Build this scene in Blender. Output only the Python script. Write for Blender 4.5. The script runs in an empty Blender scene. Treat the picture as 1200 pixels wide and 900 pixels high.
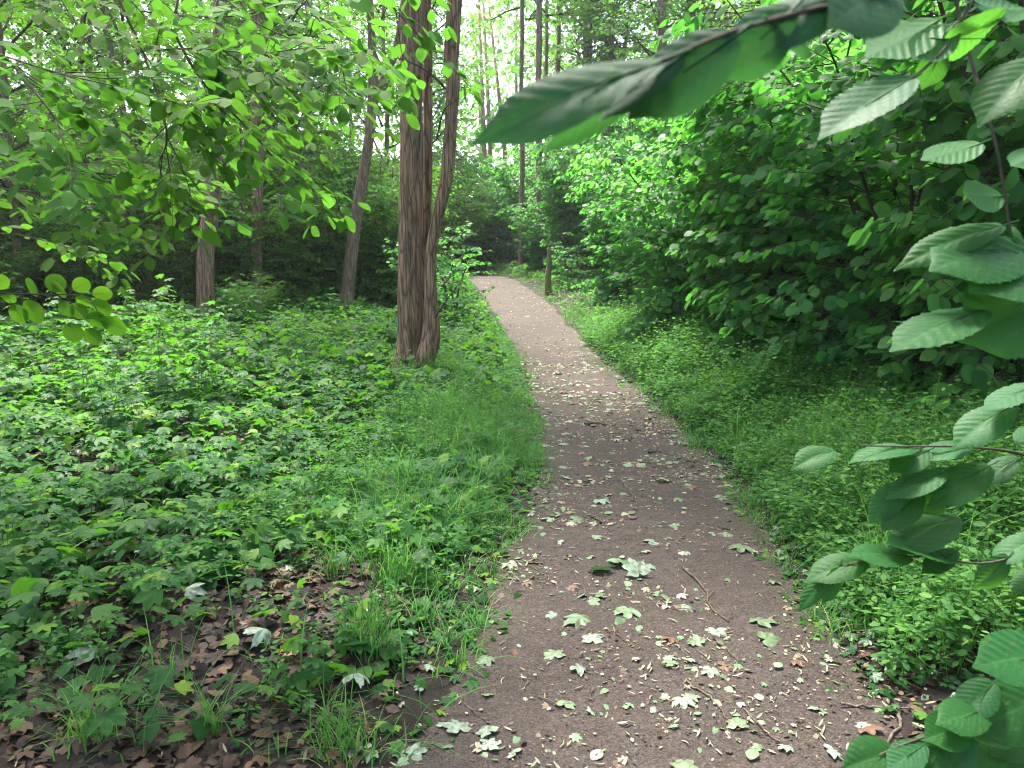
import bpy, math, random
import numpy as np
from mathutils import Vector, noise
R = math.radians
random.seed(7)
RNG = np.random.default_rng(11)
scene = bpy.context.scene
COL = scene.collection

# ------------------------------------------------------------------ camera
PITCH, CAM_H, FPX = R(9.2), 1.5, 906.0          # FPX: focal length in pixels of a 1200 px wide frame
cd = bpy.data.cameras.new('camera')
cd.sensor_fit = 'HORIZONTAL'
cd.lens = 5.1
cd.sensor_width = 5.1 * 1200 / FPX
cd.clip_start, cd.clip_end = 0.02, 1500
cd.dof.use_dof = True
cd.dof.focus_distance = 5.0
cd.dof.aperture_fstop = 1.9
cam = bpy.data.objects.new('camera', cd)
COL.objects.link(cam)
cam.location = (0, 0, CAM_H)
cam.rotation_euler = (R(90) - PITCH, 0, 0)
scene.camera = cam

# ------------------------------------------------------------------ light
SUN_EL, SUN_AZ = R(66), R(-28)                  # azimuth from +Y towards +X
w = bpy.data.worlds.new('World'); scene.world = w; w.use_nodes = True
nt = w.node_tree
bg = nt.nodes['Background']
sky = nt.nodes.new('ShaderNodeTexSky')
sky.sky_type = 'NISHITA'; sky.sun_disc = False
sky.sun_elevation = SUN_EL; sky.sun_rotation = SUN_AZ
sky.air_density = 1.0; sky.dust_density = 4.0; sky.ozone_density = 1.0
hs = nt.nodes.new('ShaderNodeHueSaturation'); hs.inputs['Saturation'].default_value = 0.85
nt.links.new(sky.outputs[0], hs.inputs['Color']); nt.links.new(hs.outputs[0], bg.inputs[0])
bg.inputs[1].default_value = 0.15
sl = bpy.data.lights.new('sun', 'SUN'); sl.energy = 2.8; sl.angle = R(12); sl.color = (1, .96, .88)
so = bpy.data.objects.new('sun', sl); COL.objects.link(so)
sd = Vector((math.sin(SUN_AZ) * math.cos(SUN_EL), math.cos(SUN_AZ) * math.cos(SUN_EL), math.sin(SUN_EL)))
so.rotation_euler = sd.to_track_quat('Z', 'Y').to_euler()
scene.view_settings.view_transform = 'Standard'
scene.view_settings.look = 'None'
scene.view_settings.exposure = 2.7
scene.view_settings.gamma = 1
scene.cycles.filter_width = 1.1
scene.cycles.max_bounces = 10
scene.cycles.diffuse_bounces = 7
scene.cycles.glossy_bounces = 2
scene.cycles.transmission_bounces = 6
scene.cycles.caustics_reflective = False
scene.cycles.caustics_refractive = False
scene.cycles.sample_clamp_indirect = 6

# ------------------------------------------------------------------ helpers
def sstep(a, b, x):
    t = np.clip((np.asarray(x, float) - a) / (b - a), 0, 1)
    return t * t * (3 - 2 * t)

def ray(px, py):
    cp, sp = math.cos(PITCH), math.sin(PITCH)
    a, b = (px - 600) / FPX, (450 - py) / FPX
    return np.array([a, cp + b * sp, -sp + b * cp])

def at(px, py, Y):
    d = ray(px, py)
    return Vector(np.array([0, 0, CAM_H]) + d * (Y / d[1]))

def base_z(x, y):
    x = np.asarray(x, float); y = np.asarray(y, float)
    z = 0.95 * sstep(11, 27, y) + 0.8 * sstep(27, 70, y)
    return z

def hit(px, py, f=base_z):
    d = ray(px, py); t = 0.3
    while t < 200:
        p = np.array([0, 0, CAM_H]) + d * t
        if p[2] < f(p[0], p[1]):
            break
        t += 0.01
    return p

LE = np.array([hit(*p) for p in [(430, 900), (500, 800), (562, 690), (605, 610), (626, 560), (622, 480), (610, 425), (588, 385), (568, 350), (549, 328)]])
RE = np.array([hit(*p) for p in [(1085, 900), (1040, 800), (985, 715), (925, 640), (880, 570), (800, 495), (742, 445), (695, 408), (655, 362), (607, 328)]])
LX, LY = np.r_[LE[0, 0] + .1, LE[:, 0], -2.2, -4.5, -8], np.r_[-3, LE[:, 1], 27, 31, 36]
RX, RY = np.r_[RE[0, 0] + .1, RE[:, 0], -0.6, -2.6, -6], np.r_[-3, RE[:, 1], 27, 31, 36]
def left_x(y): return np.interp(y, LY, LX)
def right_x(y): return np.interp(y, RY, RX)

def lump(x, y, s, seed=0.0):
    a = np.sin(x * s + 1.3 * seed + 1.7 * np.sin(y * s * .7 + seed)) * np.cos(y * s * 1.13 + 2.1 * seed + np.sin(x * s * .6))
    return a

def ground_z(x, y):
    x = np.asarray(x, float); y = np.asarray(y, float)
    dl = left_x(y) - x; dr = x - right_x(y)
    z = base_z(x, y)
    z = z + 0.05 * sstep(0, .35, dl) + 0.30 * sstep(1.5, 8, dl) * sstep(4, 12, y) + 0.06 * sstep(0, .4, dr) + 0.35 * sstep(.5, 4.5, dr)
    off = np.maximum(sstep(0, .4, dl), sstep(0, .4, dr))
    z = z + off * (0.05 * lump(x, y, .9, 1) + 0.025 * lump(x, y, 2.6, 2))
    inside = np.minimum(-dl, -dr)
    z = z - 0.04 * sstep(-.02, .12, inside)
    return z

def path_z(x, y):
    return base_z(x, y) - 0.02 * np.ones_like(np.asarray(x, float)) + 0.012 * lump(np.asarray(x, float), np.asarray(y, float), 2.2, 3) + .006 * lump(np.asarray(x, float), np.asarray(y, float), 6.0, 5)

def top_z(x, y):
    return np.where((x > left_x(y)) & (x < right_x(y)), path_z(x, y), ground_z(x, y))

def gz(x, y):
    return float(ground_z(x, y))

def tag(o, label=None, cat=None, group=None, kind=None):
    if label: o['label'] = label
    if cat: o['category'] = cat
    if group: o['group'] = group
    if kind: o['kind'] = kind
    return o

def link(name, data, parent=None):
    o = bpy.data.objects.new(name, data); COL.objects.link(o)
    if parent: o.parent = parent
    return o

def empty(name, loc, rz=0, s=1):
    o = link(name, None)
    o.location = loc; o.rotation_euler = (0, 0, rz); o.scale = (s, s, s)
    o.empty_display_size = .1
    return o

class MB:
    """collects vertices and triangles; one mesh out"""
    def __init__(s): s.V = []; s.F = []; s.M = []; s.U = []; s.n = 0
    def add(s, V, F, mi=0, uv=None):
        V = np.asarray(V, float).reshape(-1, 3); F = np.asarray(F, int).reshape(-1, 3)
        s.V.append(V); s.F.append(F + s.n); s.M.append(np.full(len(F), mi)); s.n += len(V)
        s.U.append(np.zeros((len(V), 2)) if uv is None else np.asarray(uv, float))
    def mesh(s, name, mats, smooth=True):
        V = np.concatenate(s.V); F = np.concatenate(s.F); M = np.concatenate(s.M); U = np.concatenate(s.U)
        me = bpy.data.meshes.new(name)
        me.vertices.add(len(V)); me.vertices.foreach_set('co', V.astype('f').ravel())
        me.loops.add(len(F) * 3); me.loops.foreach_set('vertex_index', F.astype('i').ravel())
        me.polygons.add(len(F)); me.polygons.foreach_set('loop_start', np.arange(0, len(F) * 3, 3, dtype='i'))
        for m in mats: me.materials.append(m)
        me.polygons.foreach_set('material_index', M.astype('i'))
        me.polygons.foreach_set('use_smooth', np.full(len(F), smooth))
        uvl = me.uv_layers.new(name='UVMap')
        uvl.data.foreach_set('uv', U[F.ravel()].astype('f').ravel())
        me.update(calc_edges=True)
        return me
    def tube(s, pts, rad, sides=6, mi=0, rough=0.0, freq=3.0, seed=0.0, cap=True):
        P = np.array([tuple(p) for p in pts], float); n = len(P)
        rad = np.broadcast_to(np.asarray(rad, float), (n,))
        T = np.gradient(P, axis=0); T /= np.linalg.norm(T, axis=1)[:, None] + 1e-9
        ref = np.array([1.0, 0, 0]) if abs(T[0, 0]) < .8 else np.array([0, 1.0, 0])
        A = ref - T * (T @ ref)[:, None]; A /= np.linalg.norm(A, axis=1)[:, None] + 1e-9
        B = np.cross(T, A)
        th = np.linspace(0, 2 * math.pi, sides, endpoint=False)
        rr = rad[:, None] * np.ones((1, sides))
        if rough:
            L = np.r_[0, np.cumsum(np.linalg.norm(np.diff(P, axis=0), axis=1))]
            for i in range(n):
                for j in range(sides):
                    q = Vector((math.cos(th[j]) * 1.6 + seed, math.sin(th[j]) * 1.6, L[i] * freq * .35))
                    rr[i, j] *= 1 + rough * (noise.noise(q) + .5 * noise.noise(q * 2.3))
        V = P[:, None, :] + rr[..., None] * (np.cos(th)[None, :, None] * A[:, None, :] + np.sin(th)[None, :, None] * B[:, None, :])
        V = V.reshape(-1, 3)
        i = np.arange(n - 1)[:, None] * sides; j = np.arange(sides)[None, :]; j2 = (j + 1) % sides
        a, b, c, d = i + j, i + j2, i + sides + j2, i + sides + j
        F = np.concatenate([np.stack([a, b, c], -1).reshape(-1, 3), np.stack([a, c, d], -1).reshape(-1, 3)])
        if cap:
            V = np.vstack([V, P[-1]]); k = len(V) - 1; o = (n - 1) * sides
            F = np.vstack([F, np.stack([o + np.arange(sides), o + (np.arange(sides) + 1) % sides, np.full(sides, k)], -1)])
        s.add(V, F, mi)

def smooth_line(pts, n):
    P = np.array([tuple(p) for p in pts], float)
    if len(P) < 3:
        return np.array([P[0] + (P[-1] - P[0]) * t for t in np.linspace(0, 1, n)])
    P2 = np.vstack([2 * P[0] - P[1], P, 2 * P[-1] - P[-2]])
    out = []
    for t in np.linspace(0, len(P) - 1 - 1e-6, n):
        k = int(t); f = t - k
        p0, p1, p2, p3 = P2[k:k + 4]
        out.append(.5 * (2 * p1 + (p2 - p0) * f + (2 * p0 - 5 * p1 + 4 * p2 - p3) * f * f + (3 * p1 - p0 - 3 * p2 + p3) * f ** 3))
    return np.array(out)

# ---- leaf templates: length along +Y from the stalk, blade in XY, upper side +Z
def tpl_grid(nu, nv, width, prof, fold=.15, curl=.12, pleat=0.0, nveins=8, serr=0.0, twist=0.0):
    V = []; U = []
    for i in range(nu + 1):
        u = i / nu; hw = width * prof(u)
        for j in range(-nv, nv + 1):
            v = j / nv
            e = 1 + (serr * (1 if (i % 2) else -1) if abs(j) == nv else 0)
            x = hw * v * e; y = u + .10 * abs(v) * hw * (1 - u)
            z = fold * abs(x) - curl * (u * u) - curl * .6 * v * v * hw * 2 + twist * x * u
            if pleat: z += pleat * math.sin(2 * math.pi * (u * nveins - abs(v) * nveins * hw * .9)) * min(1, abs(v) * 2.5) * (1 - .4 * abs(v)) * min(1, hw * 5)
            V.append((x, y, z)); U.append((u, v * .5 + .5))
    F = []; m = 2 * nv + 1
    for i in range(nu):
        for j in range(2 * nv):
            a = i * m + j
            F += [(a, a + 1, a + m + 1), (a, a + m + 1, a + m)]
    return np.array(V), np.array(F), np.array(U)

def prof_hazel(u):
    return max(0.0, math.sin(math.pi * min(1, u * .96 + .04) ** .95)) ** .62 * (1 - .62 * float(sstep(.72, 1.0, u)))
def prof_oval(u):
    return max(0.0, math.sin(math.pi * u ** .9)) ** .75
def prof_round(u):
    return max(0.0, math.sin(math.pi * u)) ** .52

HAZEL_HI = [tpl_grid(40, 6, .265 + .015 * k, prof_hazel, fold=.10 + .12 * (k % 3), curl=[.08, .22, .30, .15, .05, .26][k], pleat=.011, nveins=9, serr=.03, twist=[0, .2, -.25, .1, -.1, .3][k]) for k in range(6)]
HAZEL_SOFT = [tpl_grid(30, 5, .29, prof_hazel, fold=.12, curl=c_, pleat=.006, nveins=8, twist=w_) for c_, w_ in ((.10, .35), (.2, -.2), (.28, .15))]
OVAL_HI = [tpl_grid(18, 4, .30 + .02 * k, prof_oval, fold=.12 + .1 * k, curl=.1 + .06 * k, pleat=.008, nveins=8, serr=.02) for k in range(3)]
HAZEL_MID = tpl_grid(5, 1, .42, prof_hazel, fold=.18, curl=.16)
OVAL_MID = tpl_grid(5, 1, .29, prof_oval, fold=.2, curl=.14)
ROUND_MID = tpl_grid(6, 2, .42, prof_round, fold=.12, curl=.10)
FAR_LEAF = (np.array([(0, 0, 0), (.36, .42, .06), (0, .5, -.03), (-.36, .42, .06), (0, 1, -.16)], float), np.array([(0, 1, 2), (0, 2, 3), (2, 1, 4), (2, 4, 3)]), np.array([(0, .5), (.45, 1), (.5, .5), (.45, 0), (1, .5)], float))

def tpl_maple(hi=False, droop=.18, fold=.10, seed=0):
    rnd = random.Random(seed)
    half = [(0, 1.0), (7, .86), (13, .87), (18, .72), (25, .58), (31, .68), (37, .78), (43, .84), (48, .98), (54, .84), (60, .82), (67, .68), (77, .54), (87, .66), (97, .78), (106, .66), (118, .54), (135, .46), (155, .36), (172, .12)]
    if not hi:
        half = [(0, 1.0), (16, .80), (26, .58), (38, .78), (48, .97), (61, .78), (77, .52), (97, .76), (118, .54), (150, .36)]
    pts = [(a, r * rnd.uniform(.93, 1.07)) for a, r in half] + [(-a, r * rnd.uniform(.93, 1.07)) for a, r in reversed(half) if a != 0]
    rings = [.35, .7, 1.0] if hi else [1.0]
    V = [(0, 0, 0)]; U = [(.5, .5)]
    for q in rings:
        for a, r in pts:
            r2 = r * q; t = R(a); x, y = r2 * math.sin(t), r2 * math.cos(t)
            lob = math.cos(t * 3.6 * 2) if abs(a) < 110 else 0
            z = -droop * r2 * r2 + fold * r2 * (-.5 * lob) + (.05 * math.sin(5 * x + seed) * math.cos(4 * y + seed * 2) if hi else 0)
            V.append((x, y, z)); U.append((.5 + .5 * x, .5 + .5 * y))
    n = len(pts); F = []
    for i in range(n):
        if i == n // 2 and False: continue
        F.append((0, 1 + (i + 1) % n, 1 + i))
    for k in range(len(rings) - 1):
        a = 1 + k * n; b = a + n
        for i in range(n):
            i2 = (i + 1) % n
            F += [(a + i, a + i2, b + i2), (a + i, b + i2, b + i)]
    V = np.array(V); F = np.array(F)
    # consistent upward winding
    c = np.cross(V[F[:, 1]] - V[F[:, 0]], V[F[:, 2]] - V[F[:, 0]])[:, 2]
    F[c < 0] = F[c < 0][:, ::-1]
    return V, F, np.array(U)
MAPLE_LO = tpl_maple()
MAPLE_HI = [tpl_maple(True, droop=[.10, .18, .05, .26, .14, .22][k], fold=[.08, .14, .05, .12, .16, .1][k], seed=k) for k in range(6)]

def scatter(mb, tpl, pos, fwd, nrm, size, mi=0, wide=1.0):
    V, F, U = tpl
    pos = np.asarray(pos, float); fwd = np.asarray(fwd, float); nrm = np.asarray(nrm, float)
    n = len(pos)
    if n == 0: return
    size = np.broadcast_to(np.asarray(size, float), (n,))
    fwd = fwd / (np.linalg.norm(fwd, axis=1)[:, None] + 1e-9)
    X = np.cross(fwd, nrm); X /= np.linalg.norm(X, axis=1)[:, None] + 1e-9
    Z = np.cross(X, fwd)
    P = pos[:, None, :] + size[:, None, None] * (wide * V[None, :, 0:1] * X[:, None, :] + V[None, :, 1:2] * fwd[:, None, :] + V[None, :, 2:3] * Z[:, None, :])
    FF = F[None] + (np.arange(n) * len(V))[:, None, None]
    mb.add(P.reshape(-1, 3), FF.reshape(-1, 3), mi, np.tile(U, (n, 1)))

class Fol:
    def __init__(s): s.p = []; s.f = []; s.n = []; s.s = []
    def add(s, p, f, n, sz): s.p.append(tuple(p)); s.f.append(tuple(f)); s.n.append(tuple(n)); s.s.append(sz)
    def put(s, mb, tpl, mi=0): scatter(mb, tpl, s.p, s.f, s.n, s.s, mi)

UP = Vector((0, 0, 1))
def rv(rnd, k=1.0): return Vector((rnd.gauss(0, k), rnd.gauss(0, k), rnd.gauss(0, k)))

def spray(fol, mb, p, d, length, leaf, gap, rnd, droop=.25, sub=2, rad=.004, wood=1, tilt=.33, sides=4, bare=.1, outw=0.0):
    """a leafy twig: alternate leaves lying in two flat rows, with side twigs"""
    d = Vector(d).normalized(); p = Vector(p); n = max(2, int(length / gap)); pts = [p.copy()]
    side = rnd.choice((-1, 1))
    for i in range(n):
        d = (d + rv(rnd, .07) + Vector((0, 0, -droop * gap * 1.2))).normalized()
        p = p + d * gap; pts.append(p.copy())
        lat = d.cross(UP)
        if lat.length < .1: lat = Vector((1, 0, 0))
        lat.normalize(); side = -side
        if i / n >= bare and rnd.random() < .94:
            f = d * rnd.uniform(.35, .8) + lat * side * rnd.uniform(.7, 1.1) + Vector((0, 0, rnd.uniform(-.55, .05)))
            nn = UP + rv(rnd, tilt)
            if outw:
                hv = Vector((p.x, p.y, 0)); nn = nn + hv * (outw / (hv.length + .15)); f = f + hv * (.35 * outw / (hv.length + .15)) - UP * (.35 * outw)
            fol.add(p + f.normalized() * leaf * .18, f, nn, leaf * rnd.uniform(.5, 1.22))
        if sub > 0 and i % 3 == 1 and i < n - 1:
            dd = d * rnd.uniform(.5, .9) + lat * side * rnd.uniform(.6, 1.0) + Vector((0, 0, rnd.uniform(-.2, .25)))
            spray(fol, mb, p, dd, length * rnd.uniform(.35, .6) * (1 - .5 * i / n), leaf * .95, gap, rnd, droop, sub - 1, rad * .6, wood, tilt, 3, 0, outw)
    fol.add(p, d + Vector((0, 0, -.2)), UP + rv(rnd, tilt), leaf)
    if mb is not None:
        q = pts[::2] if len(pts) > 5 else pts
        if q[-1] is not pts[-1]: q = q + [pts[-1]]
        mb.tube(q, np.linspace(rad, rad * .35, len(q)), sides, wood, cap=False)

# ------------------------------------------------------------------ materials
def new_mat(name):
    m = bpy.data.materials.new(name); m.use_nodes = True
    t = m.node_tree; t.nodes.clear()
    out = t.nodes.new('ShaderNodeOutputMaterial')
    return m, t, out
def ND(t, typ, **kw):
    n = t.nodes.new(typ)
    for k, v in kw.items(): setattr(n, k, v)
    return n
def ramp(t, fac, stops):
    r = ND(t, 'ShaderNodeValToRGB'); e = r.color_ramp.elements
    while len(e) < len(stops): e.new(.5)
    for k, (pos, c) in enumerate(stops):
        e[k].position = pos; e[k].color = (*c, 1)
    t.links.new(fac, r.inputs[0]); return r.outputs[0]
def mixc(t, fac, a, b, mode='MIX'):
    m = ND(t, 'ShaderNodeMix', data_type='RGBA', blend_type=mode)
    for inp, v in ((m.inputs['Factor'], fac), (m.inputs[6], a), (m.inputs[7], b)):
        if hasattr(v, 'links') or hasattr(v, 'is_linked'): t.links.new(v, inp)
        else: inp.default_value = v if not isinstance(v, tuple) else (*v, 1)
    return m.outputs[2]
def math_(t, op, a, b=None):
    m = ND(t, 'ShaderNodeMath', operation=op)
    for i, v in enumerate((a, b)):
        if v is None: continue
        if hasattr(v, 'is_linked'): t.links.new(v, m.inputs[i])
        else: m.inputs[i].default_value = v
    return m.outputs[0]

def leaf_mat(name, stops, glow, trans=.42, rough=.42, veins=None, spec=.45, under=None):
    m, t, out = new_mat(name)
    geo = ND(t, 'ShaderNodeNewGeometry'); oi = ND(t, 'ShaderNodeObjectInfo')
    c = ramp(t, geo.outputs['Random Per Island'], stops)
    hsv = ND(t, 'ShaderNodeHueSaturation')
    t.links.new(c, hsv.inputs['Color'])
    mr = ND(t, 'ShaderNodeMapRange'); mr.inputs[3].default_value = .82; mr.inputs[4].default_value = 1.18
    t.links.new(oi.outputs['Random'], mr.inputs[0]); t.links.new(mr.outputs[0], hsv.inputs['Value'])
    mh = ND(t, 'ShaderNodeMapRange'); mh.inputs[3].default_value = .475; mh.inputs[4].default_value = .51
    fr = math_(t, 'FRACT', math_(t, 'MULTIPLY', oi.outputs['Random'], 7.31)); t.links.new(fr, mh.inputs[0]); t.links.new(mh.outputs[0], hsv.inputs['Hue'])
    c = hsv.outputs[0]
    tc = mixc(t, .55, c, glow)
    bump = None
    if veins:
        uv = ND(t, 'ShaderNodeUVMap'); sp = ND(t, 'ShaderNodeSeparateXYZ'); t.links.new(uv.outputs[0], sp.inputs[0])
        av = math_(t, 'ABSOLUTE', math_(t, 'SUBTRACT', sp.outputs[1], .5))
        mid = math_(t, 'LESS_THAN', av, .022)
        ph = math_(t, 'FRACT', math_(t, 'SUBTRACT', math_(t, 'MULTIPLY', sp.outputs[0], veins), math_(t, 'MULTIPLY', av, veins * .62)))
        lat = math_(t, 'LESS_THAN', math_(t, 'ABSOLUTE', math_(t, 'SUBTRACT', ph, .5)), .05)
        v = math_(t, 'MAXIMUM', mid, math_(t, 'MULTIPLY', lat, .7))
        c = mixc(t, math_(t, 'MULTIPLY', v, .5), c, mixc(t, .5, c, (.12, .26, .08)))
        tc = mixc(t, math_(t, 'MULTIPLY', v, .5), tc, (.05, .14, .02))
        no = ND(t, 'ShaderNodeTexNoise'); no.inputs['Scale'].default_value = 55; t.links.new(uv.outputs[0], no.inputs['Vector'])
        c = mixc(t, math_(t, 'MULTIPLY', no.outputs[0], .35), c, mixc(t, .5, c, (.02, .05, .01)))
        n3 = ND(t, 'ShaderNodeTexNoise'); n3.inputs['Scale'].default_value = 9; n3.inputs['Detail'].default_value = 3; off = ND(t, 'ShaderNodeVectorMath', operation='ADD')
        t.links.new(uv.outputs[0], off.inputs[0]); t.links.new(oi.outputs['Location'], off.inputs[1]); t.links.new(off.outputs[0], n3.inputs['Vector'])
        c = mixc(t, ramp(t, n3.outputs[0], [(.62, (0, 0, 0)), (.72, (.6, .6, .6))]), c, (.10, .15, .03))
        c = mixc(t, ramp(t, n3.outputs[0], [(.74, (0, 0, 0)), (.76, (.9, .9, .9))]), c, (.10, .06, .025))
        tc = mixc(t, ramp(t, n3.outputs[0], [(.74, (0, 0, 0)), (.76, (.9, .9, .9))]), tc, (.10, .05, .015))
        bp = ND(t, 'ShaderNodeBump'); bp.inputs['Strength'].default_value = .35; bp.inputs['Distance'].default_value = .002
        t.links.new(math_(t, 'SUBTRACT', no.outputs[0], v), bp.inputs['Height']); bump = bp.outputs[0]
    if name.startswith('fallen'):
        tco = ND(t, 'ShaderNodeTexCoord'); n4 = ND(t, 'ShaderNodeTexNoise'); n4.inputs['Scale'].default_value = 3.2; n4.inputs['Detail'].default_value = 5
        ov = ND(t, 'ShaderNodeVectorMath', operation='ADD'); t.links.new(tco.outputs['Object'], ov.inputs[0]); t.links.new(oi.outputs['Location'], ov.inputs[1]); t.links.new(ov.outputs[0], n4.inputs['Vector'])
        c = mixc(t, ramp(t, n4.outputs[0], [(.46, (0, 0, 0)), (.64, (.85, .85, .85))]), c, (.075, .06, .03))
    if under:
        c = mixc(t, geo.outputs['Backfacing'], c, under)
    pb = ND(t, 'ShaderNodeBsdfPrincipled')
    t.links.new(c, pb.inputs['Base Color']); pb.inputs['Roughness'].default_value = rough
    pb.inputs['Specular IOR Level'].default_value = spec
    tr = ND(t, 'ShaderNodeBsdfTranslucent'); t.links.new(tc, tr.inputs[0])
    if bump: t.links.new(bump, pb.inputs['Normal'])
    mx = ND(t, 'ShaderNodeMixShader'); mx.inputs[0].default_value = trans
    t.links.new(pb.outputs[0], mx.inputs[1]); t.links.new(tr.outputs[0], mx.inputs[2])
    t.links.new(mx.outputs[0], out.inputs[0])
    return m

def bark_mat(name, dark, light, moss=.0, scale=1.0, strength=.8):
    m, t, out = new_mat(name)
    tc = ND(t, 'ShaderNodeTexCoord'); mp = ND(t, 'ShaderNodeMapping'); mp.inputs['Scale'].default_value = (16 * scale, 16 * scale, 1.6 * scale)
    t.links.new(tc.outputs['Object'], mp.inputs[0])
    n1 = ND(t, 'ShaderNodeTexNoise'); n1.inputs['Scale'].default_value = 1.6; n1.inputs['Detail'].default_value = 8; n1.inputs['Roughness'].default_value = .65
    t.links.new(mp.outputs[0], n1.inputs['Vector'])
    n2 = ND(t, 'ShaderNodeTexNoise'); n2.inputs['Scale'].default_value = 3.0; n2.inputs['Detail'].default_value = 5
    t.links.new(tc.outputs['Object'], n2.inputs['Vector'])
    c = ramp(t, n1.outputs[0], [(.32, dark), (.47, tuple((a + b) / 2 for a, b in zip(dark, light))), (.68, light)])
    vr = ND(t, 'ShaderNodeTexVoronoi', feature='DISTANCE_TO_EDGE'); vr.inputs['Scale'].default_value = 1.5
    wv = mixc(t, .35, mp.outputs[0], n1.outputs['Color'], 'ADD'); t.links.new(wv, vr.inputs['Vector'])
    crack = ramp(t, vr.outputs[0], [(.0, (1, 1, 1)), (.10, (0, 0, 0))])
    c = mixc(t, math_(t, 'MULTIPLY', crack, .75), c, dark)
    c = mixc(t, math_(t, 'MULTIPLY', n2.outputs[0], .45), c, tuple(.55 * a + .03 for a in dark))
    if moss:
        mk = ramp(t, n2.outputs[0], [(.52, (0, 0, 0)), (.66, (1, 1, 1))])
        c = mixc(t, math_(t, 'MULTIPLY', mk, moss), c, (.05, .085, .03))
    pb = ND(t, 'ShaderNodeBsdfPrincipled'); t.links.new(c, pb.inputs['Base Color']); pb.inputs['Roughness'].default_value = .85
    pb.inputs['Specular IOR Level'].default_value = .25
    bp = ND(t, 'ShaderNodeBump'); bp.inputs['Strength'].default_value = strength; bp.inputs['Distance'].default_value = .03
    t.links.new(math_(t, 'SUBTRACT', n1.outputs[0], math_(t, 'MULTIPLY', crack, .5)), bp.inputs['Height']); t.links.new(bp.outputs[0], pb.inputs['Normal'])
    t.links.new(pb.outputs[0], out.inputs[0])
    return m

def soil_mat(name, cols, grit, scale=1.0, bump=.6):
    m, t, out = new_mat(name)
    tc = ND(t, 'ShaderNodeTexCoord')
    big = ND(t, 'ShaderNodeTexNoise'); big.inputs['Scale'].default_value = .9 * scale; big.inputs['Detail'].default_value = 6; big.inputs['Roughness'].default_value = .6
    mid = ND(t, 'ShaderNodeTexNoise'); mid.inputs['Scale'].default_value = 14 * scale; mid.inputs['Detail'].default_value = 9; mid.inputs['Roughness'].default_value = .72
    fin = ND(t, 'ShaderNodeTexNoise'); fin.inputs['Scale'].default_value = 85 * scale; fin.inputs['Detail'].default_value = 6; fin.inputs['Roughness'].default_value = .8
    vor = ND(t, 'ShaderNodeTexVoronoi'); vor.inputs['Scale'].default_value = 110 * scale
    for n in (big, mid, fin, vor): t.links.new(tc.outputs['Object'], n.inputs['Vector'])
    c = ramp(t, mid.outputs[0], [(.3, cols[0]), (.5, cols[1]), (.72, cols[2])])
    c = mixc(t, ramp(t, big.outputs[0], [(.40, (0, 0, 0)), (.60, (.85, .85, .85))]), c, cols[3])
    f2 = ramp(t, fin.outputs[0], [(.36, (0, 0, 0)), (.60, (1, 1, 1))])
    c = mixc(t, math_(t, 'MULTIPLY', math_(t, 'SUBTRACT', 1.0, f2), .7), c, tuple(.35 * a for a in cols[0]))
    g = ND(t, 'ShaderNodeMath', operation='LESS_THAN'); sx = ND(t, 'ShaderNodeSeparateColor'); t.links.new(vor.outputs['Color'], sx.inputs[0])
    t.links.new(sx.outputs[0], g.inputs[0]); g.inputs[1].default_value = .07
    vo2 = ND(t, 'ShaderNodeTexVoronoi'); vo2.inputs['Scale'].default_value = 210 * scale; t.links.new(tc.outputs['Object'], vo2.inputs['Vector'])
    s2 = ND(t, 'ShaderNodeSeparateColor'); t.links.new(vo2.outputs['Color'], s2.inputs[0])
    c = mixc(t, .45, c, mixc(t, s2.outputs[0], tuple(.25 * a for a in cols[0]), cols[2]))
    c = mixc(t, math_(t, 'MULTIPLY', g.outputs[0], .35), c, grit)
    pb = ND(t, 'ShaderNodeBsdfPrincipled'); t.links.new(c, pb.inputs['Base Color']); pb.inputs['Roughness'].default_value = .82
    pb.inputs['Specular IOR Level'].default_value = .3
    h = math_(t, 'ADD', math_(t, 'ADD', mid.outputs[0], math_(t, 'MULTIPLY', fin.outputs[0], .6)), math_(t, 'MULTIPLY', s2.outputs[0], .12))
    bp = ND(t, 'ShaderNodeBump'); bp.inputs['Strength'].default_value = bump; bp.inputs['Distance'].default_value = .02
    t.links.new(h, bp.inputs['Height']); t.links.new(bp.outputs[0], pb.inputs['Normal'])
    t.links.new(pb.outputs[0], out.inputs[0])
    return m

G = {}
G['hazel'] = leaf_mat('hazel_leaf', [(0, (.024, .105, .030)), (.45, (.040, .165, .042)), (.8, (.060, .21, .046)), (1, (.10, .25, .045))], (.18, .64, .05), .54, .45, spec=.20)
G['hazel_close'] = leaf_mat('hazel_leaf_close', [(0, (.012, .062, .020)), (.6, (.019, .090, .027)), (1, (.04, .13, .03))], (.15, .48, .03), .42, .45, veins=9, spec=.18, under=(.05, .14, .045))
G['hazel_shade'] = leaf_mat('hazel_leaf_shaded', [(0, (.010, .050, .024)), (1, (.018, .072, .032))], (.08, .30, .04), .34, .5, veins=9, spec=.18)  # darker copy of the close hazel leaf, canopy shade put into its colour
G['elm'] = leaf_mat('elm_leaf', [(0, (.040, .110, .018)), (.5, (.060, .155, .022)), (1, (.075, .18, .028))], (.13, .39, .02), .48, .65, spec=.08)
G['elm_close'] = leaf_mat('elm_leaf_close', [(0, (.045, .12, .018)), (1, (.08, .19, .026))], (.26, .64, .015), .56, .6, veins=9, spec=.12)
G['maple'] = leaf_mat('maple_leaf', [(0, (.012, .058, .018)), (.5, (.020, .092, .022)), (.85, (.040, .145, .026)), (1, (.13, .26, .025))], (.16, .48, .02), .42, .5, spec=.14)
G['canopy'] = leaf_mat('canopy_leaf', [(0, (.035, .10, .022)), (.5, (.055, .145, .028)), (1, (.085, .19, .034))], (.20, .52, .03), .52, .5, spec=.3)
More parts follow.
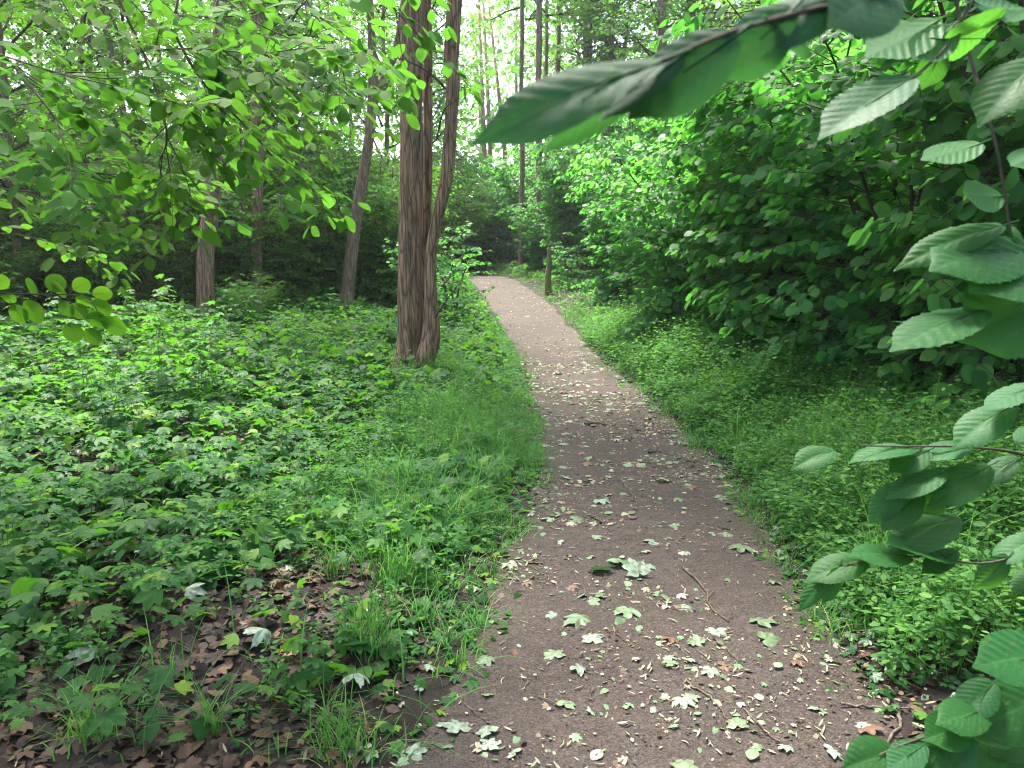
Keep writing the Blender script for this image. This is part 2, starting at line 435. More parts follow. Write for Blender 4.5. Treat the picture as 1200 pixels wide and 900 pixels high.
G['herb'] = leaf_mat('herb_leaf', [(0, (.024, .100, .028)), (.5, (.042, .155, .038)), (1, (.085, .22, .045))], (.18, .50, .05), .42, .55, spec=.10)
G['grass'] = leaf_mat('grass_blade', [(0, (.028, .11, .026)), (.6, (.050, .18, .038)), (.86, (.09, .23, .05)), (1, (.28, .27, .12))], (.18, .48, .05), .42, .55, spec=.10)
G['ivy'] = leaf_mat('ivy_leaf', [(0, (.012, .054, .020)), (.6, (.022, .088, .028)), (1, (.045, .13, .035))], (.12, .32, .03), .25, .38, spec=.38)
G['fallen_green'] = leaf_mat('fallen_green_leaf', [(0, (.07, .14, .06)), (1, (.11, .19, .09))], (.12, .25, .06), .15, .55)
G['fallen_pale'] = leaf_mat('fallen_pale_leaf', [(0, (.12, .19, .13)), (1, (.20, .27, .20))], (.25, .35, .2), .12, .6)
G['fallen_brown'] = leaf_mat('fallen_brown_leaf', [(0, (.045, .020, .011)), (.6, (.10, .046, .022)), (1, (.20, .10, .05))], (.16, .08, .03), .10, .6)
G['litter_pale'] = leaf_mat('pale_litter', [(0, (.10, .072, .045)), (.35, (.20, .16, .10)), (.8, (.30, .26, .185)), (1, (.17, .20, .11))], (.3, .25, .1), .1, .7)
G['litter_dark'] = leaf_mat('dark_litter', [(0, (.014, .008, .006)), (.5, (.030, .017, .011)), (.85, (.065, .033, .019)), (1, (.13, .07, .035))], (.08, .04, .02), .05, .6, spec=.25)
G['seed_pink'] = leaf_mat('maple_key', [(0, (.42, .33, .16)), (.5, (.50, .30, .18)), (1, (.52, .45, .22))], (.5, .35, .15), .3, .55)
BARK = bark_mat('fissured_bark', (.065, .036, .025), (.50, .30, .20), moss=.15, strength=1.0)
BARK_PALE = bark_mat('pale_bark', (.09, .056, .042), (.42, .28, .21), moss=.2)
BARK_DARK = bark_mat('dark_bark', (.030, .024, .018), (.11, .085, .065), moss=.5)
TWIG = bark_mat('twig_bark', (.035, .028, .020), (.10, .075, .05), strength=.2)
DEAD = bark_mat('dead_wood', (.05, .036, .028), (.20, .15, .11), strength=.4)
SOIL = soil_mat('forest_soil', [(.012, .007, .005), (.022, .014, .010), (.042, .026, .018), (.018, .011, .008)], (.05, .03, .02), 1.0, 1.0)
DIRT = soil_mat('path_dirt', [(.034, .023, .018), (.074, .054, .043), (.138, .107, .087), (.045, .031, .025)], (.17, .135, .115), 1.0, 1.0)

# ------------------------------------------------------------------ ground and path
def grid_mesh(name, xs, ys, zf, mat):
    X, Y = np.meshgrid(xs, ys); Z = zf(X, Y)
    V = np.stack([X, Y, Z], -1).reshape(-1, 3); nx, ny = len(xs), len(ys)
    i = np.arange(ny - 1)[:, None] * nx; j = np.arange(nx - 1)[None, :]
    a = (i + j).ravel(); F = np.concatenate([np.stack([a, a + 1, a + nx + 1], -1), np.stack([a, a + nx + 1, a + nx], -1)])
    mb = MB(); mb.add(V, F); return mb.mesh(name, [mat])
xs = np.r_[-400, -200, -100, -60, -40, -28, -20, np.arange(-15, 10.01, .11), 14, 20, 28, 40, 60, 100, 200, 400]
ys = np.r_[-400, -200, -80, -30, -12, -6, np.arange(-3, 34.01, .11), 38, 44, 52, 64, 80, 110, 160, 250, 400, 700]
tag(link('ground', grid_mesh('ground', xs, ys, ground_z, SOIL)), 'dark brown forest soil under the plants', 'ground', kind='structure')
ys = np.r_[np.arange(-3, 1.8, .1), np.arange(1.8, 9, .022), np.arange(9, 35, .07)]; tt = np.linspace(-.04, 1.04, 84)
LXs, RXs = left_x(ys), right_x(ys)
jl = .04 * np.sin(ys * 3.1) + .05 * np.sin(ys * 9.3 + 2 * np.sin(ys * 4.1)) + .02 * RNG.normal(0, 1, len(ys)); jr = .05 * np.sin(ys * 2.6 + 2) + .05 * np.sin(ys * 8.1 + 2 * np.sin(ys * 3.3)) + .02 * RNG.normal(0, 1, len(ys))
X = (LXs + jl)[:, None] + ((RXs + jr) - (LXs + jl))[:, None] * tt[None, :]; Y = np.repeat(ys[:, None], len(tt), 1)
Z = path_z(X, Y); q = RNG.normal(0, 1, Z.shape); q = (q + np.roll(q, 1, 0) + np.roll(q, 1, 1) + np.roll(q, (1, 1), (0, 1))) / 4; Z = Z + .0038 * q; Z[:, 0] -= .05; Z[:, -1] -= .05
V = np.stack([X, Y, Z], -1).reshape(-1, 3); n = len(tt); i = np.arange(len(ys) - 1)[:, None] * n; j = np.arange(n - 1)[None]
a = (i + j).ravel(); F = np.concatenate([np.stack([a, a + 1, a + n + 1], -1), np.stack([a, a + n + 1, a + n], -1)])
mb = MB(); mb.add(V, F)
tag(link('path', mb.mesh('path', [DIRT])), 'trodden reddish brown dirt path leading uphill through the wood', 'path', kind='structure')

# ------------------------------------------------------------------ trees
def make_crown(seed, h0, h1, rad, n_limb, leaf=.13, gap=.11, tpl=FAR_LEAF, mat='canopy', wood=None, sub=2, curve=0):
    """limbs and leaf sprays of one tree, trunk axis at the origin"""
    rnd = random.Random(seed); mb = MB(); fol = Fol()
    for k in range(n_limb):
        f = (k + rnd.random()) / n_limb; h = h0 + (h1 - h0) * f * .92
        az = k * 2.4 + rnd.uniform(-.5, .5); L = rad * (1.05 - .65 * f) * rnd.uniform(.7, 1.15)
        d = Vector((math.cos(az), math.sin(az), rnd.uniform(.25, .8) + .5 * f)).normalized()
        p = Vector((0, 0, h)); pts = [p.copy()]; n = max(4, int(L / .4))
        for i in range(n):
            d = (d + rv(rnd, .12) + Vector((0, 0, -.03))).normalized(); p = p + d * (L / n); pts.append(p.copy())
            if i >= 1:
                for q in range(3):
                    a2 = rnd.uniform(0, 6.28)
                    dd = d * .6 + Vector((math.cos(a2), math.sin(a2), rnd.uniform(-.3, .4)))
                    spray(fol, mb, p, dd, rnd.uniform(.7, 1.3), leaf, gap, rnd, .3, sub, .009, 1, .5, 3, .1, .5)
        mb.tube(pts, np.linspace(.05 * rad / 3, .012, len(pts)), 5, 1, cap=False)
    fol.put(mb, tpl)
    return mb.mesh('crown', [G[mat], wood or BARK_DARK]), len(fol.p)

CROWN = [make_crown(s, 0, 7.5, 2.9, 15)[0] for s in (1, 2, 3)]
CROWN_LOW = [make_crown(s, 0, 11, 2.6, 28, leaf=.15)[0] for s in (4, 5)]

def trunk_mesh(pts, rads, sides=14, n=40, rough=.10, mat=None, flare=0, seed=0.0, freq=3.0):
    P = smooth_line(pts, n); t = np.linspace(0, len(rads) - 1, n); r = np.interp(t, np.arange(len(rads)), rads)
    L = np.r_[0, np.cumsum(np.linalg.norm(np.diff(P, axis=0), axis=1))]
    r = r * (1 + flare * np.exp(-L / .22))
    mb = MB(); mb.tube(P, r, sides, 0, rough, freq, seed)
    return mb.mesh('trunk', [mat or BARK])

# the triple-stemmed tree left of the path
b = hit(480, 455); base = Vector((b[0], b[1], gz(b[0], b[1]) - .06)); D = b[1]
tri = empty('maple_tree', base)
tag(tri, 'brown tree of three stems from one base, left of the path', 'tree')
def stem_px(pxs, widths, D0, dy=0, n=70, sides=26, rough=.09, seed=0., flare=0, top=None, mat=None, base_=None, lean=0.0):
    pts = [at(x, y, D0 + dy + lean * k) - base_ for k, (x, y) in enumerate(pxs)]
    pts[0].z = min(pts[0].z, -.05) if flare else pts[0].z
    if top is not None: pts.append(pts[-1] + Vector(top))
    rads = [wd * .5 * D0 / FPX for wd in widths]
    if top is not None: rads.append(rads[-1] * .45)
    return trunk_mesh(pts, rads, sides, n, rough, mat or BARK, flare, seed), pts
m, p1 = stem_px([(475, 460), (477, 425), (479, 390), (480, 300), (482, 200), (482, 100), (483, 0)], [42, 31, 26, 26, 26, 26, 26], D, 0, 110, 40, .10, 1, .35, (.1, .3, 6.5), base_=base)
link('trunk', m, tri)
m, p2 = stem_px([(491, 446), (494, 380), (497, 300), (501, 200), (501, 100), (500, 0)], [16, 13, 12, 11, 11, 10], D, .26, 80, 22, .08, 4, .1, (-.2, .8, 5.5), base_=base)
link('trunk', m, tri)
m, p3 = stem_px([(484, 458), (496, 425), (505, 392), (505, 350), (505, 300), (514, 250), (524, 200), (531, 100), (533, 0)], [30, 24, 22, 15, 14, 14, 14, 14, 16], D, -.08, 110, 30, .12, 8, .1, (.6, -.3, 6), base_=base)
link('trunk', m, tri)
for pts, k, s in ((p1, 0, 1.0), (p2, 1, .8), (p3, 2, .9)):
    c = link('crown', CROWN[k], tri); c.location = pts[-1] - Vector((0, 0, 4.2)); c.rotation_euler = (0, 0, k * 1.3); c.scale = (s, s, s)
# a bare side branch crossing the stems
mb = MB(); q = [at(521, 103, D - .15) - base, at(512, 93, D - .3) - base, at(495, 80, D - .4) - base, at(478, 72, D - .45) - base, at(440, 58, D - .5) - base]
mb.tube(smooth_line(q, 14), np.linspace(.016, .005, 14), 6)
q = [at(478, 72, D - .45) - base, at(470, 60, D - .4) - base, at(464, 45, D - .4) - base]
mb.tube(smooth_line(q, 8), np.linspace(.008, .004, 8), 5)
tag(link('branch', mb.mesh('branch', [TWIG]), tri), 'thin bare side branch')
mb = MB(); q = [at(510, 372, D - .17) - base, at(523, 352, D - .3) - base, at(540, 330, D - .4) - base]
mb.tube(smooth_line(q, 8), np.linspace(.012, .004, 8), 5)
link('branch', mb.mesh('branch', [TWIG]), tri); mb = MB()
q = [at(511, 165, D - .1) - base, at(520, 130, D - .1) - base, at(534, 118, D - .2) - base]
mb.tube(smooth_line(q, 8), np.linspace(.012, .004, 8), 5)
link('branch', mb.mesh('branch', [TWIG]), tri)

def pixel_tree(name, label, foot, Y, pxs, widths, crown=0, cs=1.0, top=(0, 0, 6), mat=None, seed=0., sides=16, ch=3.8, forks=(), group=None):
    f = at(foot[0], foot[1], Y); bs = Vector((f.x, f.y, gz(f.x, f.y) - .1))
    o = empty(name, bs); tag(o, label, 'tree', group)
    m, pts = stem_px([foot] + list(pxs), widths, Y, 0, 50, sides, .1, seed, .25, top, mat, bs)
    link('trunk', m, o)
    for fp, fw in forks:
        pp = [at(x, y, Y + .05 * k) - bs for k, (x, y) in enumerate(fp)]; pp.append(pp[-1] + Vector((.5, .3, 3)))
        rr = [wd * .5 * Y / FPX for wd in fw] + [.03]
        link('trunk', trunk_mesh(pp, rr, 10, 24, .08, mat or BARK, 0, seed + 3), o)
    if crown is not None:
        c = link('crown', (CROWN + CROWN_LOW)[crown], o); c.location = pts[-1] - Vector((0, 0, ch)); c.rotation_euler = (0, 0, seed); c.scale = (cs,) * 3
    return o

pixel_tree('leaning_tree', 'slender tree with smooth pinkish bark leaning right and forking, behind the three stemmed tree', (404, 356), 16.5,
           [(409, 325), (418, 250), (430, 180), (437, 110), (436, 50), (433, 0)], [17, 15, 13, 12, 11, 9, 8], 1, .9, (-.3, .5, 5), BARK_PALE, 2,
           forks=[([(437, 125), (446, 100), (460, 70), (468, 40), (474, 0)], [10, 9, 9, 8, 8])])
pixel_tree('broadleaf_tree', 'upright brown trunk on the far left standing in dark undergrowth', (238, 340), 13.5, [(241, 300), (249, 230), (253, 150), (256, 60), (258, 0)], [22, 19, 17, 16, 15, 14], 2, 1, (.2, .4, 5), BARK, 5)
pixel_tree('broadleaf_tree', 'reddish trunk half hidden by leaves, right of the upright trunk on the left', (301, 338), 15.5, [(301, 290), (302, 230), (301, 140), (300, 60), (299, 0)], [13, 12, 11, 11, 10, 9], 0, 1, (.1, .3, 5), BARK, 8)
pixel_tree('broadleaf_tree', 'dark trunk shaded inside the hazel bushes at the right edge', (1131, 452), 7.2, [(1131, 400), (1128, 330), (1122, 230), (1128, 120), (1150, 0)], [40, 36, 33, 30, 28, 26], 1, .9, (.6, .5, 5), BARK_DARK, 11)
far = [(612, 172, 27, 5, 0, 'thin pale trunk far off, left of the pair of straight trunks'), (632, 195, 26, 7, 1, 'straight pale trunk far off above the end of the path'), (641, 150, 30, 4, 2, 'thin trunk close behind the straight pale trunk over the path end'),
       (655, 130, 33, 5, 0, 'thinnest far trunk against the bright sky gap'), (776, 78, 24, 11, 4, 'bare upper trunk rising above the bushes right of the sky gap'), (812, 190, 26, 7, 3, 'far trunk behind the blurred hazel leaves'),
       (824, 200, 26.5, 6, 1, 'slanting twin of the far trunk behind the blurred hazel leaves'), (690, 120, 32, 9, 3, 'ivy clad trunk right of the bright sky gap'), (716, 120, 30, 8, 4, 'slim trunk among yellow green crowns in the middle distance')]
for k, (px, py, Y, wd, cr, lab) in enumerate(far):
    g = at(px, 310, Y); f = (px + (2 if k % 2 else -2), 318)
    if k == 6: pxs = [(px - 6, 200), (px - 3, 100), (px + 1, 40), (px + 5, 0)]
    else: pxs = [(px, 200), (px - 1, 100), (px, 40), (px, 0)]
    o = pixel_tree('far_tree', lab, f, Y, pxs, [wd * 1.2, wd * 1.1, wd, wd * .95, wd * .9], cr, .9, (.1, .2, 4), BARK_PALE, k * 1.7, 10, 4.6 if cr < 3 else 7.5)
    if px == 690:
        iv = MB(); N = 2600; h = RNG.uniform(0, 11, N); az = RNG.uniform(0, 6.28, N); rr = .28 + .22 * RNG.random(N) + .15 * np.sin(h * 1.7)
        pos = np.stack([np.cos(az) * rr, np.sin(az) * rr, h], -1); nr = np.stack([np.cos(az), np.sin(az), .6 + 0 * az], -1) + RNG.normal(0, .3, (N, 3))
        fw = np.stack([-np.sin(az) * .5, np.cos(az) * .5, -1 + 0 * az], -1) + RNG.normal(0, .4, (N, 3))
        scatter(iv, FAR_LEAF, pos, fw, nr, RNG.uniform(.09, .16, N)); link('ivy', iv.mesh('ivy', [G['ivy']]), o)

# more of the wood further back: one straight tree built once, then copied
def plain_tree(k):
    o = empty('woodland_tree', (0, 0, 0))
    rnd = random.Random(50 + k); P = [Vector((0, 0, -.1))]
    for i in range(6): P.append(P[-1] + Vector((rnd.gauss(0, .12), rnd.gauss(0, .12), 2.0)))
    link('trunk', trunk_mesh(P, [.10, .09, .08, .075, .065, .05, .03], 9, 26, .1, BARK_PALE, .3, k), o)
    c = link('crown', CROWN_LOW[k % 2], o); c.location = (0, 0, 1.6)
    return o
def copy_tree(o, parent=None):
    c = o.copy(); COL.objects.link(c); c.parent = parent
    for ch in o.children: copy_tree(ch, c)
    return c
spots = [(-9, 19, 1), (-6.2, 22, 1.05), (-13, 24, 1.1), (-9.5, 28, 1.2), (-5, 31, 1.1), (-17, 29, 1.2), (5.5, 16, .95), (-7.6, 26, 1.1), (-11.5, 21.5, 1.1), (-15.5, 19, 1.1), (-10.5, 33, 1.3), (-15, 34, 1.3), (-4.2, 37, 1.2), (7.5, 20, 1.1), (9.5, 25, 1.1), 
         (12.5, 22, 1.1), (11, 31, 1.2), (-8.5, 13.4, .7), (-5.6, 19.5, .8), (-11.5, 16.5, .8), (9.5, 14, 1), (4.0, 30, 1.0), (6.4, 26, 1.0), (2.8, 36, 1.1), (-3.4, 33.5, 1.0), (10.5, 17, 1.1), (-12.5, 15.5, 1), (16, 28, 1.2), (-21, 24, 1.1), (8.5, 38, 1.2), (-8, 38, 1.2)]
protos = [plain_tree(0), plain_tree(1)]
for k, (x, y, s) in enumerate(spots):
    o = protos[k] if k < 2 else copy_tree(protos[k % 2])
    o.location = (x, y, gz(x, y)); o.rotation_euler = (0, 0, k * 2.1); o.scale = (s, s, s * random.Random(k).uniform(.95, 1.15))
    side = 'left' if x < -1 else 'right'
    tag(o, 'leafy tree of the wood behind the bushes %s of the path' % side, 'tree', 'woodland trees %s of the path' % side)

o = copy_tree(protos[1]); o.location = (3.3, -.9, gz(3.3, -.9)); o.scale = (1, 1, 1.1)  # unseen tree, added so its crown shades the near hazel branches
tag(o, 'unseen leafy tree added just outside the picture on the right to shade the hazel branches', 'tree')
for ch in o.children:
    if ch.name.startswith('crown'): ch.location.z = 3.4
o = copy_tree(protos[0]); o.location = (-2.6, .5, gz(-2.6, .5)); o.scale = (1, 1, 1.1); o.rotation_euler = (0, 0, 2)  # another unseen tree, added to shade the leaves right by the camera
tag(o, 'unseen leafy tree added outside the picture beside the viewer to shade the nearest leaves', 'tree')
for ch in o.children:
    if ch.name.startswith('crown'): ch.location.z = 4.2
o = copy_tree(protos[0]); o.location = (-4.9, 5.6, gz(-4.9, 5.6)); o.scale = (1, 1, 1.1)
tag(o, 'leafy tree standing just outside the picture on the left, shading the ground plants', 'tree')
for ch in o.children:
    if ch.name.startswith('crown'): ch.location.z = 3.6
# ------------------------------------------------------------------ shrubs
def make_shrub(seed, H, spread, n_stem, leaf, tpl, mat, low=.12, twigs=9, gap=.065, tl=(.5, .95), sub=1, tilt=.42, name='hazel_bush', outw=.8):
    rnd = random.Random(seed); mb = MB(); fol = Fol(); o = empty(name, (0, 0, 0))
    for k in range(n_stem):
        az = 6.283 * (k + rnd.uniform(.1, .9)) / n_stem; out = spread * rnd.uniform(.35, 1.0); h = H * rnd.uniform(.7, 1.05)
        P = [Vector((math.cos(az) * .12, math.sin(az) * .12, -.08))]
        for i in range(1, 6):
            f = i / 5
            P.append(Vector((math.cos(az + .25 * f) * (.12 + out * f ** 1.6), math.sin(az + .25 * f) * (.12 + out * f ** 1.6), h * (f - .12 * f ** 3))) + rv(rnd, .05))
        C = smooth_line(P, 22); sm = MB(); sm.tube(C, np.linspace(.022, .006, 22), 6); link('stem', sm.mesh('stem', [TWIG]), o)
        for i in range(twigs * 2):
            f = low + (1 - low) * (i + rnd.random()) / (twigs * 2); q = Vector(C[min(21, int(f * 21))])
            a2 = rnd.uniform(0, 6.283) if rnd.random() < .5 else az + rnd.uniform(-1.1, 1.1)
            dd = Vector((math.cos(a2), math.sin(a2), rnd.uniform(-.05, .55)))
            spray(fol, mb, q, dd, rnd.uniform(*tl) * (1.1 - .4 * f), leaf, gap, rnd, .35, sub, .006, 1, tilt, 4, .1, outw)
    fol.put(mb, tpl)
    link('crown', mb.mesh('crown', [G[mat], TWIG]), o)
    return o, len(fol.p)
HZ = [make_shrub(21 + k, 4.0, 1.7, 9, .12, HAZEL_MID, 'hazel', low=.04, twigs=17, sub=2, gap=.075, tl=(.6, 1.1))[0] for k in range(3)]
UN = [make_shrub(31 + k, 3.6, 1.6, 9, .095, OVAL_MID, 'elm', low=.12, twigs=22, sub=2, tl=(.6, 1.1))[0] for k in range(2)]
LOW = [make_shrub(41 + k, 1.7, .9, 6, .075, HAZEL_MID, 'hazel', low=.05, twigs=6, gap=.055, tl=(.35, .65), sub=2)[0] for k in range(2)]
used = set()
def put_shrub(proto, x, y, s, rz, label, group=None, sz=1.0):
    o = proto if proto.name not in used else copy_tree(proto); used.add(proto.name)
    o.location = (x, y, gz(x, y)); o.rotation_euler = (0, 0, rz); o.scale = (s, s, s * sz)
    tag(o, label, 'bush', group)
A = 'dense hazel bush in the green wall right of the path'
AG = 'hazel bushes right of the path'
for k, (x, y, s, v) in enumerate([(2.75, 11.7, .95, 0), (3.4, 8.9, 1.05, 1), (3.75, 5.6, 1.1, 2), (3.6, 7.2, 1.05, 0), (3.2, 10.2, .9, 2), (3.9, 11.6, 1.15, 1), (7.4, 6.2, 1.3, 2), (2.6, 18.0, .8, 0), (10.5, 13.5, 1.4, 2), (2.2, 26, 1.0, 2), (5.2, 21.5, 1.3, 1), (.2, 30.5, .9, 1), (8.5, 30, 1.5, 0), (12, 26, 1.6, 1), (4.5, 38, 1.5, 2), (-2.6, 38, 1.4, 0), (8, 36, 1.6, 1), (5.9, 7.6, 1.1, 0), (6.0, 10.8, 1.15, 1), (4.6, 14.2, 1.1, 2), (3.0, 16.2, .9, 1), (6.8, 13.6, 1.2, 0), (3.3, 19.6, 1, 2), (5.2, 18.2, 1.2, 0),
                                   (2.3, 23.0, 1, 1), (4.6, 24.5, 1.2, 2), (8.2, 9.5, 1.25, 2), (7.6, 17.5, 1.3, 1), (1.2, 28.5, 1.05, 0), (1.9, 23.8, .75, 1), (1.1, 25.6, .7, 0), (3.4, 29.5, 1.2, 1), (6.6, 27, 1.3, 2), (-.6, 32.5, 1.1, 2), (1.6, 35, 1.2, 0), (9.6, 21, 1.3, 0), (6.2, 4.4, 1.1, 1)]):
    lab = A
    if k == 0: lab = 'dark hazel bush bulging over the right edge of the path at its bend'
    put_shrub(HZ[v], x, y, s, k * 1.9, lab, AG if k else None, 1 + .35 * ((k * 7) % 5) / 4 * (k > 0))
B = 'shady understorey bush behind the ground plants on the left'
BG = 'understorey bushes on the left'
for k, (x, y, s, v) in enumerate([(-12.6, 14.2, 1.15, 0), (-10.4, 15.6, 1.2, 1), (-9.2, 14.2, 1.0, 0), (-7.1, 15.2, 1.0, 1), (-5.3, 16.2, .95, 0), (-11.4, 12.6, 1.0, 1), (-3.6, 22.5, 1.1, 0), (-7.2, 24.5, 1.35, 1), (-10.5, 23.5, 1.4, 0), (-15.5, 22.5, 1.5, 1), (-8, 31, 1.6, 0), (-12.5, 30, 1.6, 1), (-17, 27, 1.6, 0), (-6, 35, 1.5, 1), (-21, 22, 1.6, 0), (-3.9, 30.5, 1.2, 1), (-1.6, 31.5, .8, 0), (-2.9, 29.6, .8, 1), (-8.6, 12.6, .55, 0), (-7.2, 13.6, .6, 1), (-4.6, 13.6, .32, 0), (-6.6, 14.4, .5, 1), (-9.8, 13.2, .65, 0), (-16, 13.5, 1.4, 0), (-8.2, 16.2, 1.1, 0), (-6.2, 17.6, 1.1, 1), (-4.4, 18.4, 1.1, 0), (-3.0, 19.8, 1, 1), (-14.8, 16.5, 1.3, 1), (-11.5, 19, 1.3, 0), (-8.6, 21, 1.3, 1), (-5.8, 22.5, 1.2, 0),
                                   (-3.9, 25.5, 1.2, 1), (-2.4, 28.8, 1.2, 0), (-5.2, 28.5, 1.3, 1), (-17.5, 20, 1.4, 0), (-13, 25, 1.4, 1), (-3.2, 34, 1.3, 0)]):
    put_shrub(UN[v], x, y, s, k * 2.3, B, BG)
put_shrub(LOW[0], -1.3, 15.0, 1.15, .4, 'low leafy bush at the left path edge behind the three stemmed tree')
put_shrub(LOW[1], -2.0, 17.6, 1.3, 1.4, 'taller low bush further up the left path edge')
put_shrub(LOW[0], -2.5, 20.6, 1.4, 2.4, 'low bush where the path vanishes to the left')
put_shrub(LOW[1], 1.7, 21.0, 1.0, .9, 'small bush on the right path edge near the top of the rise')

for k in range(30, 44):
    rnd = random.Random(300 + k)
    if k < 30:
        y = rnd.uniform(7.0, 15.5); x = float(left_x(y)) - rnd.uniform(1.0, 8.5); lab = 'knee high young bush rising out of the ground plants on the left'; gr = 'young bushes among the ground plants on the left'
        if k % 3 == 0 and x < -3: x += .8
        if abs(x - tri.location.x) < .5 and y < tri.location.y + .2: x -= 1.1
    else:
        y = rnd.uniform(6.5, 13); x = float(right_x(y)) + rnd.uniform(1.0, 2.4); lab = 'knee high young bush at the foot of the hazels on the right'; gr = 'young bushes at the foot of the hazels'
    s_ = rnd.uniform(.28, .55) * (1 if k < 30 else .8)
    put_shrub(LOW[k % 2], x, y, s_, rnd.uniform(0, 6), lab, gr)

mp_ = hit(643, 345, lambda x, y: ground_z(x, y)); bs = Vector((mp_[0], mp_[1], gz(mp_[0], mp_[1]) - .05)); D2 = mp_[1]
MOSSY = bark_mat('mossy_bark', (.09, .10, .03), (.26, .27, .09), moss=.3)
mo = empty('mossy_sapling', bs); link('trunk', trunk_mesh([at(643, 345, D2) - bs, at(642, 325, D2) - bs, at(644, 308, D2) - bs, at(643, 290, D2) - bs], [.09, .075, .07, .04], 10, 24, .15, MOSSY, .2, 5), mo)
tag(mo, 'short mossy yellowish stem at the right path edge near the top of the rise', 'tree')

# ------------------------------------------------------------------ far wood all round, one mass nobody could count
mb = MB(); N = 300000
az = RNG.uniform(0, 6.283, N); rr = RNG.uniform(44, 60, N)
top = 15 + 5 * np.sin(az * 7 + 1) * .4 + 3 * np.sin(az * 23) + 7 * sstep(.10, .45, np.abs(((az + 3.1416) % 6.283) - 3.1416 - .04))
top = top + 3 + 5 * sstep(.14, .30, np.abs(((az + 3.1416) % 6.283) - 3.1416 - .04)); hh = top * RNG.random(N) ** .85
cl = lump(az * 26, hh * .8, 1.0, 2)
keep = RNG.random(N) < .62 + .38 * cl
az, rr, hh = az[keep], rr[keep], hh[keep]; n = len(az)
px_, py_ = np.sin(az) * rr, np.cos(az) * rr + 4
pos = np.stack([px_, py_, ground_z(px_, py_) + hh], -1)
scatter(mb, FAR_LEAF, pos, RNG.normal(0, 1, (n, 3)), RNG.normal(0, .6, (n, 3)) + [0, 0, .7], RNG.uniform(.25, .55, n))
for k in range(140):
    a = RNG.uniform(0, 6.283); r_ = RNG.uniform(42, 60); x, y = math.sin(a) * r_, math.cos(a) * r_ + 4; z = gz(x, y)
    mb.tube([(x, y, z - .2), (x + RNG.normal(0, .2), y, z + 7), (x + RNG.normal(0, .5), y, z + 16)], [.2, .15, .08], 6, 1)
tag(link('distant_wood', mb.mesh('distant_wood', [G['canopy'], BARK])), 'hazy mass of distant trees closing the view', 'wood', kind='stuff')

# ------------------------------------------------------------------ plants on the ground
def frustum(x, y, m=.3): return np.abs(x) < y * .69 + m
def dl_(x, y): return left_x(y) - x
def dr_(x, y): return x - right_x(y)
def bare(x, y):
    """0..1: how bare the trampled leaf litter in the left foreground is"""
    a = np.exp(-(((x + 1.15) / .72) ** 2 + ((y - 2.6) / .85) ** 2)) + .7 * np.exp(-(((x + .75) / .4) ** 2 + ((y - 3.3) / .35) ** 2)) + .5 * np.exp(-(((x + 2.0) / .5) ** 2 + ((y - 4.0) / .4) ** 2))
    return np.clip(a, 0, 1)

def make_seedling(seed, h, pairs, r, tpls, mat, name='maple_seedling'):
    rnd = random.Random(seed); o = empty(name, (0, 0, 0)); st = MB(); fo = MB()
    lean = Vector((rnd.gauss(0, .12), rnd.gauss(0, .12), 1)); P = [lean * (h * f) + Vector((0, 0, -.02)) for f in np.linspace(0, 1, 5)]
    st.tube(P, np.linspace(.0028, .0014, 5), 5)
    for k in range(pairs):
        f = 1 - (.30 if pairs < 5 else .72) * k / max(1, pairs - 1) * rnd.uniform(.8, 1.2) if pairs > 1 else 1
        q = lean * (h * f); a0 = k * 1.57 + rnd.uniform(-.3, .3); L = (.35 + .9 * k / pairs) * r * rnd.uniform(.9, 1.4)
        for sgn in (0, math.pi):
            if rnd.random() < .08: continue
            a = a0 + sgn; d = Vector((math.cos(a), math.sin(a), rnd.uniform(.05, .5)))
            e = q + d * L; st.tube([q, q + d * L * .5 + Vector((0, 0, .1 * L)), e], [.0012, .0010, .0008], 4)
            nn = UP + rv(rnd, .22) + Vector((d.x, d.y, 0)) * .2
            scatter(fo, rnd.choice(tpls), [tuple(e)], [(d.x, d.y, -.12 + rnd.uniform(-.15, .15))], [tuple(nn)], r * rnd.uniform(.75, 1.1) * (.7 + .3 * k / max(1, pairs)))
    link('stem', st.mesh('stem', [G['herb']]), o)
    link('foliage', fo.mesh('foliage', [G[mat]]), o)
    return o
SAP = [make_seedling(90 + k, [.55, .75, .95][k], [6, 8, 9][k], .095, MAPLE_HI, 'maple', 'maple_sapling') for k in range(3)]
SEED = [make_seedling(60 + k, [.09, .16, .22, .12, .30, .17, .26, .13][k], [2, 3, 3, 2, 4, 3, 2, 3][k], [.075, .085, .09, .105, .085, .075, .10, .085][k], MAPLE_HI, 'maple') for k in range(8)]
IVYT = tpl_maple(True, droop=.1, fold=.05, seed=11)
placed = []
tries = 0
while len(placed) < 290 and tries < 60000:
    tries += 1
    y = 2.15 + 6.0 * random.random() ** .9; x = random.uniform(-y * .69 - .2, float(left_x(y)) - .12)
    d = float(dl_(x, y)); pb = float(bare(x, y))
    if random.random() < pb * 1.15: continue
    if d < .9 and random.random() < .75: continue
    mn = .085 + .014 * y
    if any((x - a) ** 2 + (y - b) ** 2 < mn * mn for a, b in placed): continue
    placed.append((x, y))
SLAB = ['short maple seedling with few leaves low over the soil left of the path', 'maple seedling with layered leaf pairs among the plants left of the path', 'tall maple seedling standing above the plants left of the path']
